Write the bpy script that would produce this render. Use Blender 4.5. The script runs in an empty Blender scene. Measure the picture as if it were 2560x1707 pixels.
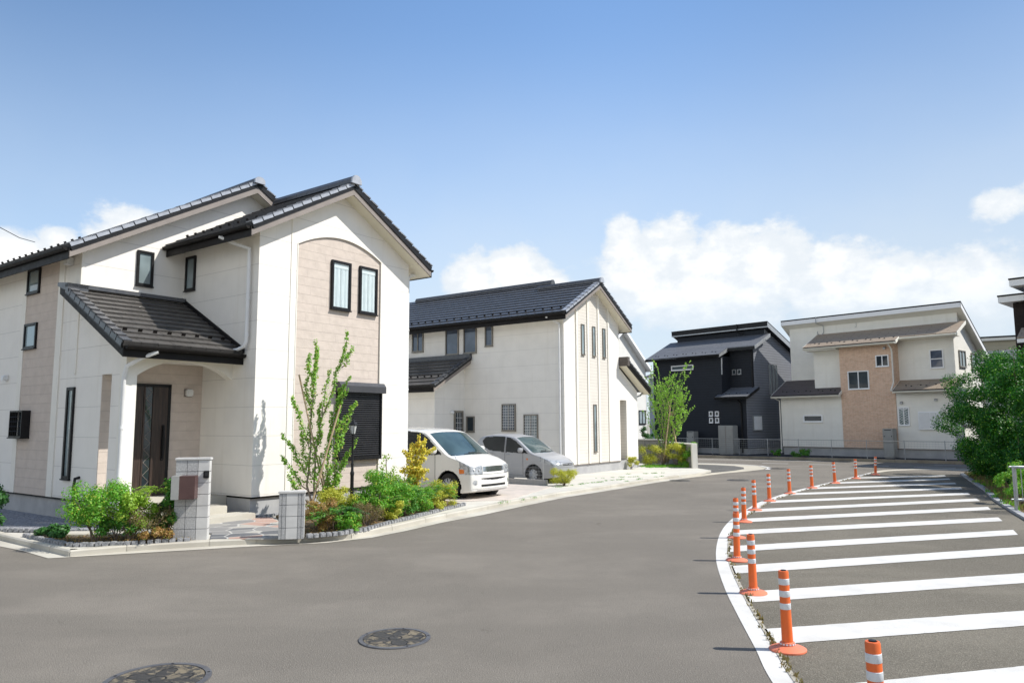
import bpy, bmesh, math, random
import numpy as np
from mathutils import Vector, Matrix
from mathutils.bvhtree import BVHTree
random.seed(7); rng = np.random.RandomState(11)
S = bpy.context.scene
R = math.radians
# ------------------------------------------------------------------ camera
cam = bpy.data.cameras.new('camera'); camo = bpy.data.objects.new('camera', cam); S.collection.objects.link(camo)
cam.sensor_width = 36; cam.lens = 25.93; cam.clip_end = 2000; cam.clip_start = 0.05
P_, RO_ = R(6.33), R(-0.2536)
f_ = Vector((0, math.cos(P_), math.sin(P_))); u_ = Vector((0, -math.sin(P_), math.cos(P_))); x_ = Vector((1, 0, 0))
X_ = math.cos(RO_)*x_ + math.sin(RO_)*u_; U_ = -math.sin(RO_)*x_ + math.cos(RO_)*u_
m = Matrix((X_, U_, -f_)).transposed().to_4x4(); m.translation = Vector((0, 0, 1.8))
camo.matrix_world = m; S.camera = camo
S.render.resolution_x = 1024; S.render.resolution_y = 682
# ------------------------------------------------------------------ light and exposure
SUN_EL = 49.0
sun_h = Vector((0.993, -0.118, 0)).normalized()
sun_dir = Vector((sun_h.x*math.cos(R(SUN_EL)), sun_h.y*math.cos(R(SUN_EL)), math.sin(R(SUN_EL))))
sd = bpy.data.lights.new('sun', 'SUN'); sd.energy = 3.5; sd.angle = R(0.5); sd.color = (1.0, 0.96, 0.89)
so = bpy.data.objects.new('sun', sd); S.collection.objects.link(so)
so.rotation_euler = (-sun_dir).to_track_quat('-Z', 'Y').to_euler(); so.location = sun_dir*60
S.view_settings.view_transform = 'Standard'; S.view_settings.look = 'None'
S.view_settings.gamma = 1; S.view_settings.exposure = 0.68
S.render.engine = 'CYCLES'
# ------------------------------------------------------------------ sky with clouds
W = bpy.data.worlds.new('World'); S.world = W; W.use_nodes = True
nt = W.node_tree; N = nt.nodes; Lk = nt.links
for n in list(N): N.remove(n)
def nd(t, **k):
    n = N.new(t)
    for a, b in k.items(): setattr(n, a, b)
    return n
def mth(op, a, b=None, c=None, clamp=False):
    n = N.new('ShaderNodeMath'); n.operation = op; n.use_clamp = clamp
    for i, v in enumerate((a, b, c)):
        if v is None: continue
        if isinstance(v, (int, float)): n.inputs[i].default_value = v
        else: Lk.new(v, n.inputs[i])
    return n.outputs[0]
out = nd('ShaderNodeOutputWorld'); bg = nd('ShaderNodeBackground')
sky = nd('ShaderNodeTexSky'); sky.sky_type = 'NISHITA'; sky.sun_disc = False
sky.sun_elevation = R(SUN_EL); sky.sun_rotation = math.atan2(sun_h.x, sun_h.y)
sky.altitude = 20; sky.air_density = 1.0; sky.dust_density = 0.5; sky.ozone_density = 2.4
SKY_STR = 0.118
tc = nd('ShaderNodeTexCoord'); sp = nd('ShaderNodeSeparateXYZ'); Lk.new(tc.outputs['Generated'], sp.inputs[0])
az = mth('ARCTAN2', sp.outputs[0], sp.outputs[1]); el = mth('ARCSINE', sp.outputs[2])
def noise(scale, det, rough, vec=None, off=(0, 0, 0)):
    mp = nd('ShaderNodeMapping'); mp.inputs['Location'].default_value = off
    mp.inputs['Scale'].default_value = (1, 1, 1.5)
    Lk.new(vec or tc.outputs['Generated'], mp.inputs[0])
    n = nd('ShaderNodeTexNoise'); n.inputs['Scale'].default_value = scale
    n.inputs['Detail'].default_value = det; n.inputs['Roughness'].default_value = rough
    Lk.new(mp.outputs[0], n.inputs[0]); return n.outputs[0]
n1 = noise(9, 8, 0.62); n2 = noise(26, 6, 0.6, off=(3, 1, 2)); n3 = noise(5, 5, 0.55, off=(7, 2, 5))
# cloud heads: azimuth, elevation, half width, half height, weight (radians)
CL = [(-.60, .185, .09, .030, 1), (-.56, .215, .022, .018, 1), (-.49, .235, .055, .030, 1), (-.66, .17, .12, .03, .9), (-.8, .2, .1, .04, 1),
      (-.05, .185, .055, .045, 1), (.005, .205, .055, .036, 1), (.03, .19, .05, .03, .9),
      (.155, .235, .030, .036, 1), (.17, .185, .05, .05, 1), (.22, .225, .055, .052, 1), (.28, .215, .06, .050, 1), (.345, .205, .06, .048, 1),
      (.24, .165, .14, .05, .95), (.42, .165, .06, .065, 1), (.48, .155, .09, .045, 1), (.56, .15, .10, .05, 1), (.66, .14, .1, .05, 1),
      (.60, .245, .035, .018, .75), (.67, .25, .06, .026, .9), (.9, .2, .12, .05, 1), (1.3, .2, .2, .06, 1), (-1.4, .2, .25, .06, 1), (2.2, .25, .3, .08, 1), (-2.4, .32, .9, .34, 1), (3.0, .3, .7, .3, 1), (-1.75, .25, .3, .16, 1)]  # last few heads: unseen bank behind the camera, added to brighten shaded walls
mask = None
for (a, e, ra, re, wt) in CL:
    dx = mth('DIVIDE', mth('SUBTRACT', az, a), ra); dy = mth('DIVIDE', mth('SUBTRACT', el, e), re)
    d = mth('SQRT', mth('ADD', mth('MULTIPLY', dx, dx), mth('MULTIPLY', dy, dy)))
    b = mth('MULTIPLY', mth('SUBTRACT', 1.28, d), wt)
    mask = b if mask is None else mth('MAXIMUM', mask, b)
nn = mth('ADD', mth('MULTIPLY', mth('SUBTRACT', n1, .5), 1.9), mth('MULTIPLY', mth('SUBTRACT', n2, .5), 1.1))
mask = mth('ADD', mask, nn)
edge = mth('SMOOTHSTEP', mask, 0.0, 0.0) if False else None
mr = nd('ShaderNodeMapRange', interpolation_type='SMOOTHSTEP'); Lk.new(mask, mr.inputs[0])
mr.inputs[1].default_value = .08; mr.inputs[2].default_value = .52
cm = mr.outputs[0]
fade = nd('ShaderNodeMapRange', interpolation_type='SMOOTHSTEP'); Lk.new(el, fade.inputs[0])
fade.inputs[1].default_value = .07; fade.inputs[2].default_value = .20; fade.inputs[3].default_value = .15; fade.inputs[4].default_value = 1
cm = mth('MULTIPLY', cm, fade.outputs[0])
# thin high veil near the horizon
veil = nd('ShaderNodeMapRange', interpolation_type='SMOOTHSTEP'); Lk.new(el, veil.inputs[0])
veil.inputs[1].default_value = .56; veil.inputs[2].default_value = .05
azr = nd('ShaderNodeMapRange', interpolation_type='SMOOTHSTEP'); Lk.new(az, azr.inputs[0]); azr.inputs[1].default_value = -.75; azr.inputs[2].default_value = .15; azr.inputs[3].default_value = .62; azr.inputs[4].default_value = 1
vv = mth('MULTIPLY', mth('MULTIPLY', veil.outputs[0], azr.outputs[0]), mth('ADD', .90, mth('MULTIPLY', mth('SUBTRACT', n3, .5), .45)), clamp=True)
shade = nd('ShaderNodeMapRange', interpolation_type='SMOOTHSTEP'); Lk.new(mth('ADD', mask, mth('MULTIPLY', mth('SUBTRACT', n2, .5), 1.6)), shade.inputs[0])
shade.inputs[1].default_value = .3; shade.inputs[2].default_value = 1.5
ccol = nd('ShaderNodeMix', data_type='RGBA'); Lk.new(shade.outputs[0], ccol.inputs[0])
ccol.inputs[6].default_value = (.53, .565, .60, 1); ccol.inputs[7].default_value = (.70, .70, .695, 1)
skm = nd('ShaderNodeMix', data_type='RGBA', blend_type='MULTIPLY'); skm.inputs[0].default_value = 1
Lk.new(sky.outputs[0], skm.inputs[6]); skm.inputs[7].default_value = (SKY_STR*1.02, SKY_STR*1.14, SKY_STR*1.20, 1)
def azr2(a0, a1, v0, v1):
    n = nd('ShaderNodeMapRange', interpolation_type='SMOOTHSTEP'); Lk.new(az, n.inputs[0])
    for i_, q_ in enumerate((a0, a1, v0, v1)): n.inputs[i_+1].default_value = q_
    return n.outputs[0]
side = mth('MULTIPLY', azr2(.05, .65, 1, .70), azr2(-.75, -.1, .78, 1))
sks = nd('ShaderNodeVectorMath', operation='SCALE'); Lk.new(skm.outputs[2], sks.inputs[0]); Lk.new(side, sks.inputs['Scale'])
mv = nd('ShaderNodeMix', data_type='RGBA'); Lk.new(vv, mv.inputs[0]); Lk.new(sks.outputs[0], mv.inputs[6]); mv.inputs[7].default_value = (.445, .50, .555, 1)
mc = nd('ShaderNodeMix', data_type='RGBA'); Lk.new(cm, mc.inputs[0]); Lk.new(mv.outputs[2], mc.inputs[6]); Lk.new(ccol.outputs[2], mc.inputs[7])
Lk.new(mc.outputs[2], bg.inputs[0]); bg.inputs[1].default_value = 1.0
Lk.new(bg.outputs[0], out.inputs[0])

# ------------------------------------------------------------------ materials
MATS = {}
def mat(name, col=(.5, .5, .5), rough=.6, metal=0, spec=.5, build=None, coat=0):
    if name in MATS: return MATS[name]
    m = bpy.data.materials.new(name); m.use_nodes = True; nt = m.node_tree
    b = nt.nodes['Principled BSDF']
    b.inputs['Base Color'].default_value = (*col, 1); b.inputs['Roughness'].default_value = rough
    b.inputs['Metallic'].default_value = metal; b.inputs['Specular IOR Level'].default_value = spec
    b.inputs['Coat Weight'].default_value = coat
    if coat: b.inputs['Coat Roughness'].default_value = .04
    if build: build(NT(nt, b))
    MATS[name] = m; return m
class NT:
    def __init__(s, nt, b): s.nt, s.b = nt, b; s._oc = None
    def n(s, t, **k):
        n = s.nt.nodes.new(t)
        for a, b in k.items(): setattr(n, a, b)
        return n
    def l(s, a, b): s.nt.links.new(a, b)
    def co(s):
        if s._oc is None: s._oc = s.n('ShaderNodeTexCoord').outputs['Object']
        return s._oc
    def m(s, op, a, b=None, clamp=False):
        n = s.n('ShaderNodeMath', operation=op); n.use_clamp = clamp
        for i, v in enumerate((a, b)):
            if v is None: continue
            if isinstance(v, (int, float)): n.inputs[i].default_value = v
            else: s.l(v, n.inputs[i])
        return n.outputs[0]
    def noise(s, sc, det=4, r=.55, vec=None, scale=None):
        v = vec or s.co()
        if scale:
            mp = s.n('ShaderNodeMapping'); mp.inputs['Scale'].default_value = scale; s.l(v, mp.inputs[0]); v = mp.outputs[0]
        n = s.n('ShaderNodeTexNoise'); n.inputs['Scale'].default_value = sc; n.inputs['Detail'].default_value = det
        n.inputs['Roughness'].default_value = r; s.l(v, n.inputs[0]); return n.outputs[0]
    def rng(s, v, a, b, c=0, d=1, smooth=True):
        n = s.n('ShaderNodeMapRange'); n.interpolation_type = 'SMOOTHSTEP' if smooth else 'LINEAR'
        s.l(v, n.inputs[0])
        for i, x in enumerate((a, b, c, d)): n.inputs[i+1].default_value = x
        return n.outputs[0]
    def mix(s, f, a, b, mode='MIX'):
        n = s.n('ShaderNodeMix', data_type='RGBA', blend_type=mode)
        if isinstance(f, (int, float)): n.inputs[0].default_value = f
        else: s.l(f, n.inputs[0])
        for i, v in ((6, a), (7, b)):
            if isinstance(v, tuple): n.inputs[i].default_value = (*v[:3], 1)
            else: s.l(v, n.inputs[i])
        return n.outputs[2]
    def bump(s, h, st=.3, d=.01):
        n = s.n('ShaderNodeBump'); n.inputs['Strength'].default_value = st; n.inputs['Distance'].default_value = d
        s.l(h, n.inputs['Height']); s.l(n.outputs[0], s.b.inputs['Normal'])
    def col(s, v): s.l(v, s.b.inputs['Base Color'])
    def rough(s, v): s.l(v, s.b.inputs['Roughness'])
    def xyz(s):
        n = s.n('ShaderNodeSeparateXYZ'); s.l(s.co(), n.inputs[0]); return n.outputs
def groove(t, v, step, off, w):
    fr = t.m('FRACT', t.m('DIVIDE', t.m('SUBTRACT', v, off), step))
    return t.m('LESS_THAN', fr, w/step)
def siding(name, col, step, off, w=.012, vstep=3.03, fine=0, dirt=.10, dark=.42):
    def bld(t):
        x, y, z = t.xyz()
        g = groove(t, z, step, off, w)
        gv = t.m('MAXIMUM', groove(t, x, vstep, .37, .006), groove(t, y, vstep, .11, .006))
        g = t.m('MAXIMUM', g, t.m('MULTIPLY', gv, .35))
        nz = t.noise(2.2, 4); st = t.noise(1.0, 4, scale=(5, 5, .35)); fn = t.noise(70, 3, .6)
        c = t.mix(t.rng(nz, .3, .75), col, tuple(k*(1-dirt*.6) for k in col))
        c = t.mix(t.m('MULTIPLY', t.rng(st, .52, .8), dirt*3.0), c, tuple(k*q for k, q in zip(col, (.80, .77, .72))))
        c = t.mix(t.m('MULTIPLY', g, dark), c, tuple(k*.45 for k in col))
        t.col(c)
        h = t.m('SUBTRACT', t.m('MULTIPLY', fn, .12), g)
        if fine:
            h = t.m('SUBTRACT', h, t.m('MULTIPLY', groove(t, z, fine, 0, fine*.16), .7))
        t.bump(h, .35, .006)
    return mat(name, col, .72, build=bld, spec=.3)
def stonepanel(name, col, step=.183):
    def bld(t):
        x, y, z = t.xyz()
        g = groove(t, z, step, .03, .012)
        row = t.m('FLOOR', t.m('DIVIDE', t.m('SUBTRACT', z, .03), step))
        off = t.m('MULTIPLY', t.m('FRACT', t.m('MULTIPLY', row, .618)), .7)
        gx = groove(t, t.m('ADD', t.m('ADD', x, y), off), .62, 0, .008)
        v = t.n('ShaderNodeTexVoronoi'); v.inputs['Scale'].default_value = 7; t.l(t.co(), v.inputs[0])
        nz = t.noise(5, 6, .6); nb = t.noise(22, 5, .65)
        c = t.mix(t.rng(nz, .3, .7), col, tuple(k*.90 for k in col))
        gg = t.m('MAXIMUM', g, t.m('MULTIPLY', gx, .6))
        c = t.mix(t.m('MULTIPLY', gg, .24), c, tuple(k*.5 for k in col)); t.col(c)
        h = t.m('SUBTRACT', t.m('ADD', t.m('MULTIPLY', nz, .9), t.m('MULTIPLY', nb, .35)), t.m('MULTIPLY', gg, .8))
        h = t.m('ADD', h, t.m('MULTIPLY', v.outputs[0], .5)); t.bump(h, .55, .012)
    return mat(name, col, .8, build=bld, spec=.25)
def brickm(name, c1, c2, mortar, bw=.23, bh=.06):
    def bld(t):
        x, y, z = t.xyz()
        cb = t.n('ShaderNodeCombineXYZ'); t.l(t.m('ADD', x, y), cb.inputs[0]); t.l(z, cb.inputs[1])
        b = t.n('ShaderNodeTexBrick'); t.l(cb.outputs[0], b.inputs[0])
        b.inputs['Color1'].default_value = (*c1, 1); b.inputs['Color2'].default_value = (*c2, 1); b.inputs['Mortar'].default_value = (*mortar, 1)
        b.inputs['Scale'].default_value = 1; b.inputs['Brick Width'].default_value = bw; b.inputs['Row Height'].default_value = bh
        b.inputs['Mortar Size'].default_value = .007; b.inputs['Bias'].default_value = -.1
        nz = t.noise(9, 5); c = t.mix(t.m('MULTIPLY', t.rng(nz, .35, .75), .35), b.outputs[0], tuple(k*.62 for k in c1)); t.col(c)
        t.bump(t.m('ADD', t.m('MULTIPLY', b.outputs[1], -1.0), t.m('MULTIPLY', t.noise(40), .5)), .5, .008)
    return mat(name, c1, .85, build=bld, spec=.2)
def noisy(name, c1, c2, sc=3, rough=.7, bump=.2, bsc=40, metal=0, bd=.006, spec=.4, det=5, coat=0):
    def bld(t):
        t.col(t.mix(t.rng(t.noise(sc, det), .3, .7), c1, c2))
        if bump: t.bump(t.noise(bsc, 4, .6), bump, bd)
        t.rough(t.rng(t.noise(sc*2.3, 3), .2, .8, rough-.07, rough+.07))
    return mat(name, c1, rough, metal, spec, build=bld, coat=coat)
def leafm(name, c1, c2, c3=None, rough=.5, tr=.35):
    m = bpy.data.materials.new(name); m.use_nodes = True; nt = m.node_tree; b = nt.nodes['Principled BSDF']
    t = NT(nt, b); g = t.n('ShaderNodeNewGeometry'); ri = g.outputs['Random Per Island']
    c = t.mix(ri, c1, c2)
    if c3: c = t.mix(t.rng(ri, .86, .93), c, c3)
    t.col(c); b.inputs['Roughness'].default_value = rough; b.inputs['Specular IOR Level'].default_value = .35
    tl = t.n('ShaderNodeBsdfTranslucent'); t.l(t.mix(.5, c, (c2[0]*1.5, c2[1]*1.5, c2[2]*.8)), tl.inputs[0])
    ms = t.n('ShaderNodeMixShader'); ms.inputs[0].default_value = tr
    t.l(b.outputs[0], ms.inputs[1]); t.l(tl.outputs[0], ms.inputs[2])
    t.l(ms.outputs[0], nt.nodes['Material Output'].inputs[0]); MATS[name] = m; return m

WHITE = siding('white_siding', (.82, .79, .735), .548, 1.03)
WHITE2 = siding('white_siding_fine', (.81, .78, .725), .548, 1.03, dark=.35)
BEIGE = stonepanel('beige_stone_siding', (.60, .52, .455))
BEIGE2 = siding('beige_lap_siding', (.68, .64, .575), .11, 0, .010, dark=.45)
TRIM = noisy('cream_trim', (.80, .77, .70), (.76, .73, .66), 3, .6, .1)
SOFFIT = noisy('cream_soffit', (.76, .71, .58), (.72, .67, .54), 2, .75, .1)
BARGE = noisy('taupe_fascia', (.27, .235, .21), (.23, .20, .18), 4, .55, .1)
CONC = noisy('foundation_concrete', (.42, .42, .42), (.34, .34, .345), 2.5, .85, .3, 30)
CONCW = noisy('pale_concrete', (.53, .50, .43), (.42, .39, .33), 1.3, .85, .3, 60)
DARKM = noisy('black_brown_metal', (.011, .0095, .009), (.015, .013, .012), 4, .5, 0, spec=.15)
BLACKM = noisy('black_metal', (.010, .010, .011), (.015, .015, .016), 5, .42, 0, spec=.25)
GREYMET = noisy('grey_metal', (.42, .43, .44), (.36, .37, .38), 5, .4, 0, metal=.5)
WPIPE = noisy('white_pipe', (.76, .76, .75), (.70, .70, .69), 4, .35, 0)
BRONZE = noisy('bronze_frame', (.24, .22, .19), (.20, .185, .16), 5, .4, 0, metal=.3)
ALUW = noisy('white_aluminium', (.88, .88, .88), (.84, .84, .84), 5, .35, 0)
def tilemat(name, c1, c2, wid=.30, rough=.42, coat=0):
    def bld(t):
        x, y, z = t.xyz()
        w = t.noise(9, 4); w2 = t.noise(1.3, 3)
        c = t.mix(t.rng(w, .3, .7), c1, c2); c = t.mix(t.m('MULTIPLY', t.rng(w2, .4, .7), .4), c, tuple(k*1.5 for k in c1)); t.col(c)
        t.bump(t.noise(60, 3), .15, .004); t.rough(t.rng(t.noise(14, 3), .2, .8, rough-.06, rough+.1))
    return mat(name, c1, rough, build=bld, spec=.5)
TILE = tilemat('dark_roof_tile', (.062, .066, .075), (.088, .090, .096), rough=.30)
TILEV = tilemat('grey_verge_tile', (.30, .32, .36), (.38, .40, .44), rough=.30)
TILEB = tilemat('brownblack_roof_tile', (.075, .07, .066), (.105, .098, .09), rough=.34)
def slatem(name, c1, c2, row=.18, bw=.9):
    def bld(t):
        x, y, z = t.xyz()
        cb = t.n('ShaderNodeCombineXYZ'); t.l(x, cb.inputs[0]); t.l(y, cb.inputs[1])
        b = t.n('ShaderNodeTexBrick'); t.l(cb.outputs[0], b.inputs[0]); b.inputs['Color1'].default_value = (*c1, 1); b.inputs['Color2'].default_value = (*c2, 1)
        b.inputs['Mortar'].default_value = (*[k*.45 for k in c1], 1); b.inputs['Scale'].default_value = 1
        b.inputs['Brick Width'].default_value = bw; b.inputs['Row Height'].default_value = row; b.inputs['Mortar Size'].default_value = .012
        t.col(t.mix(t.m('MULTIPLY', t.noise(6), .3), b.outputs[0], c2)); t.bump(t.m('MULTIPLY', b.outputs[1], -1), .5, .01)
    return mat(name, c1, .65, build=bld)
SLATEB = slatem('brown_slate_roof', (.31, .24, .18), (.35, .28, .21))
SLATED = slatem('dark_brown_slate_roof', (.085, .068, .066), (.105, .085, .08))
SLATEG = slatem('grey_slate_roof', (.12, .125, .14), (.15, .155, .165))
CREAM = siding('cream_siding_house', (.84, .82, .755), .455, .2, .006, vstep=1.82, dark=.22)
CREAML = noisy('cream_fascia', (.82, .80, .72), (.78, .76, .68), 3, .6, 0)
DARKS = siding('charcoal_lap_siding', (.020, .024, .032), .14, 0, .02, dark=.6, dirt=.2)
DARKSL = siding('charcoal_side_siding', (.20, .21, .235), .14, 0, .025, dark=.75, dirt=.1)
BRICK = brickm('orange_brick', (.66, .43, .30), (.74, .52, .38), (.74, .61, .49))
BLOCKG = brickm('grey_block', (.27, .265, .25), (.31, .30, .28), (.18, .18, .17), .4, .19)
def glassm(name, col, rough=.03, spec=.9):
    def bld(t):
        t.col(t.mix(t.rng(t.noise(1.3, 2), .35, .65), col, tuple(k*1.6+.005 for k in col)))
    return mat(name, col, rough, spec=spec, build=bld)
GLASSD = glassm('dark_window_glass', (.022, .030, .036), .03, .6); GLASSM = glassm('mid_window_glass', (.16, .20, .21)); GLASSC = glassm('car_glass', (.010, .013, .014), .03, .35)
GLASSB = glassm('blue_grey_glass', (.05, .065, .095)); GLASSW = glassm('windscreen_glass', (.035, .06, .065), .03, .7)
def clearglass():
    m = bpy.data.materials.new('clear_glass'); m.use_nodes = True; nt = m.node_tree; t = NT(nt, nt.nodes['Principled BSDF'])
    tr = t.n('ShaderNodeBsdfTransparent'); tr.inputs[0].default_value = (.92, .96, .95, 1); gl = t.n('ShaderNodeBsdfGlossy'); gl.inputs[1].default_value = .02
    fr = t.n('ShaderNodeLayerWeight'); ms = t.n('ShaderNodeMixShader')
    t.l(t.m('ADD', t.m('MULTIPLY', t.m('POWER', fr.outputs[1], 3.0), .5), .08, clamp=True), ms.inputs[0]); t.l(tr.outputs[0], ms.inputs[1]); t.l(gl.outputs[0], ms.inputs[2])
    t.l(ms.outputs[0], nt.nodes['Material Output'].inputs[0]); return m
CLEAR = clearglass()
CURTAIN = noisy('curtain_fabric', (.80, .84, .86), (.74, .78, .81), 6, .9, 0)
# ------------------------------------------------------------------ mesh helpers
def tag(o, label=None, cat=None, group=None, kind=None):
    if label: o['label'] = label
    if cat: o['category'] = cat
    if group: o['group'] = group
    if kind: o['kind'] = kind
    return o
def thing(name, label, cat, loc=(0, 0, 0), rz=0, group=None):
    o = bpy.data.objects.new(name, None); S.collection.objects.link(o)
    o.location = loc; o.rotation_euler = (0, 0, rz); o.empty_display_size = .2
    return tag(o, label, cat, group)
class MB:
    def __init__(s): s.v = []; s.f = []; s.mi = []; s.cur = 0
    def add(s, vs, fs):
        b = len(s.v); s.v += [tuple(p) for p in vs]; s.f += [tuple(b+i for i in f) for f in fs]; s.mi += [s.cur]*len(fs); return s
    def box(s, a, b):
        x0, y0, z0 = (min(a[i], b[i]) for i in range(3)); x1, y1, z1 = (max(a[i], b[i]) for i in range(3))
        return s.add([(x0, y0, z0), (x1, y0, z0), (x1, y1, z0), (x0, y1, z0), (x0, y0, z1), (x1, y0, z1), (x1, y1, z1), (x0, y1, z1)],
                     [(0, 3, 2, 1), (4, 5, 6, 7), (0, 1, 5, 4), (1, 2, 6, 5), (2, 3, 7, 6), (3, 0, 4, 7)])
    def obox(s, o, ex, ey, ez):
        o, ex, ey, ez = map(Vector, (o, ex, ey, ez))
        vs = [o, o+ex, o+ex+ey, o+ey, o+ez, o+ex+ez, o+ex+ey+ez, o+ey+ez]
        return s.add(vs, [(0, 3, 2, 1), (4, 5, 6, 7), (0, 1, 5, 4), (1, 2, 6, 5), (2, 3, 7, 6), (3, 0, 4, 7)])
    def prism(s, poly, vec):
        n = len(poly); vec = Vector(vec); p = [Vector(q) for q in poly]
        return s.add(p+[q+vec for q in p], [tuple(range(n))[::-1], tuple(range(n, 2*n))]+[(i, (i+1) % n, n+(i+1) % n, n+i) for i in range(n)])
    def quad(s, *p): return s.add(p, [tuple(range(len(p)))])
    def tube(s, pts, r, seg=8, caps=True):
        pts = [Vector(p) for p in pts]; rs = r if isinstance(r, (list, tuple)) else [r]*len(pts)
        b = len(s.v); up = None
        for i, p in enumerate(pts):
            d = ((pts[min(i+1, len(pts)-1)]-p).normalized() + (p-pts[max(i-1, 0)]).normalized())
            d = d.normalized() if d.length > 1e-6 else Vector((0, 0, 1))
            a = Vector((0, 0, 1)) if abs(d.z) < .9 else Vector((1, 0, 0))
            if up is not None and up.cross(d).length > .1: a = up
            sx = a.cross(d).normalized(); sy = d.cross(sx).normalized(); up = sy
            for k in range(seg):
                an = 2*math.pi*k/seg; s.v.append(tuple(p+sx*rs[i]*math.cos(an)+sy*rs[i]*math.sin(an)))
        nf = 0
        for i in range(len(pts)-1):
            for k in range(seg):
                k2 = (k+1) % seg; s.f.append((b+i*seg+k, b+i*seg+k2, b+(i+1)*seg+k2, b+(i+1)*seg+k)); nf += 1
        if caps:
            s.f.append(tuple(b+k for k in range(seg))[::-1]); s.f.append(tuple(b+(len(pts)-1)*seg+k for k in range(seg))); nf += 2
        s.mi += [s.cur]*nf; return s
    def lathe(s, prof, c=(0, 0, 0), seg=24, axis='z', caps=(True, True)):
        b = len(s.v); c = Vector(c)
        for r, h in prof:
            for k in range(seg):
                a = 2*math.pi*k/seg
                q = (r*math.cos(a), r*math.sin(a), h) if axis == 'z' else (r*math.cos(a), h, r*math.sin(a))
                s.v.append(tuple(c+Vector(q)))
        nf = 0
        for i in range(len(prof)-1):
            for k in range(seg):
                k2 = (k+1) % seg; s.f.append((b+i*seg+k, b+i*seg+k2, b+(i+1)*seg+k2, b+(i+1)*seg+k)); nf += 1
        for i, rev, on in ((0, True, caps[0]), (len(prof)-1, False, caps[1])):
            if prof[i][0] > 1e-5 and on:
                t = tuple(b+i*seg+k for k in range(seg)); s.f.append(t[::-1] if rev else t); nf += 1
        s.mi += [s.cur]*nf; return s
    def build(s, name, mats, parent=None, smooth=False, fix=True, bevel=0, kind=None):
        me = bpy.data.meshes.new(name); me.from_pydata(s.v, [], s.f)
        if not isinstance(mats, (list, tuple)): mats = [mats]
        for m in mats: me.materials.append(m)
        if len(mats) > 1: me.polygons.foreach_set('material_index', s.mi)
        if fix or bevel:
            bm = bmesh.new(); bm.from_mesh(me)
            if fix: bmesh.ops.recalc_face_normals(bm, faces=bm.faces)
            if bevel:
                bmesh.ops.bevel(bm, geom=[e for e in bm.edges if len(e.link_faces) == 2 and e.calc_face_angle(0) > .5], offset=bevel, segments=2, affect='EDGES', clamp_overlap=True)
            bm.to_mesh(me); bm.free()
        if smooth:
            me.polygons.foreach_set('use_smooth', [True]*len(me.polygons))
            try: me.set_sharp_from_angle(angle=R(40))
            except Exception: pass
        me.update()
        o = bpy.data.objects.new(name, me); S.collection.objects.link(o); o.parent = parent
        if kind: o['kind'] = kind
        return o
def V(*a): return Vector(a)
A_YAW = math.atan2(math.cos(R(35.99)), math.sin(R(35.99)))   # local x runs along the gable faces of the two white houses
A = V(math.sin(R(35.99)), math.cos(R(35.99)), 0); B = V(-math.cos(R(35.99)), math.sin(R(35.99)), 0)
C1 = V(-4.856, 13.924, 0); C2 = V(1.730, 24.500, 0)
T_YAW = math.atan2(-math.sin(R(47.7)), math.cos(R(47.7)))
TU = V(math.cos(T_YAW), math.sin(T_YAW), 0); TV = V(-math.sin(T_YAW), math.cos(T_YAW), 0)
T0 = V(14.232, 39.2, 0); D0 = V(12.30, 39.409, 0)

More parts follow.
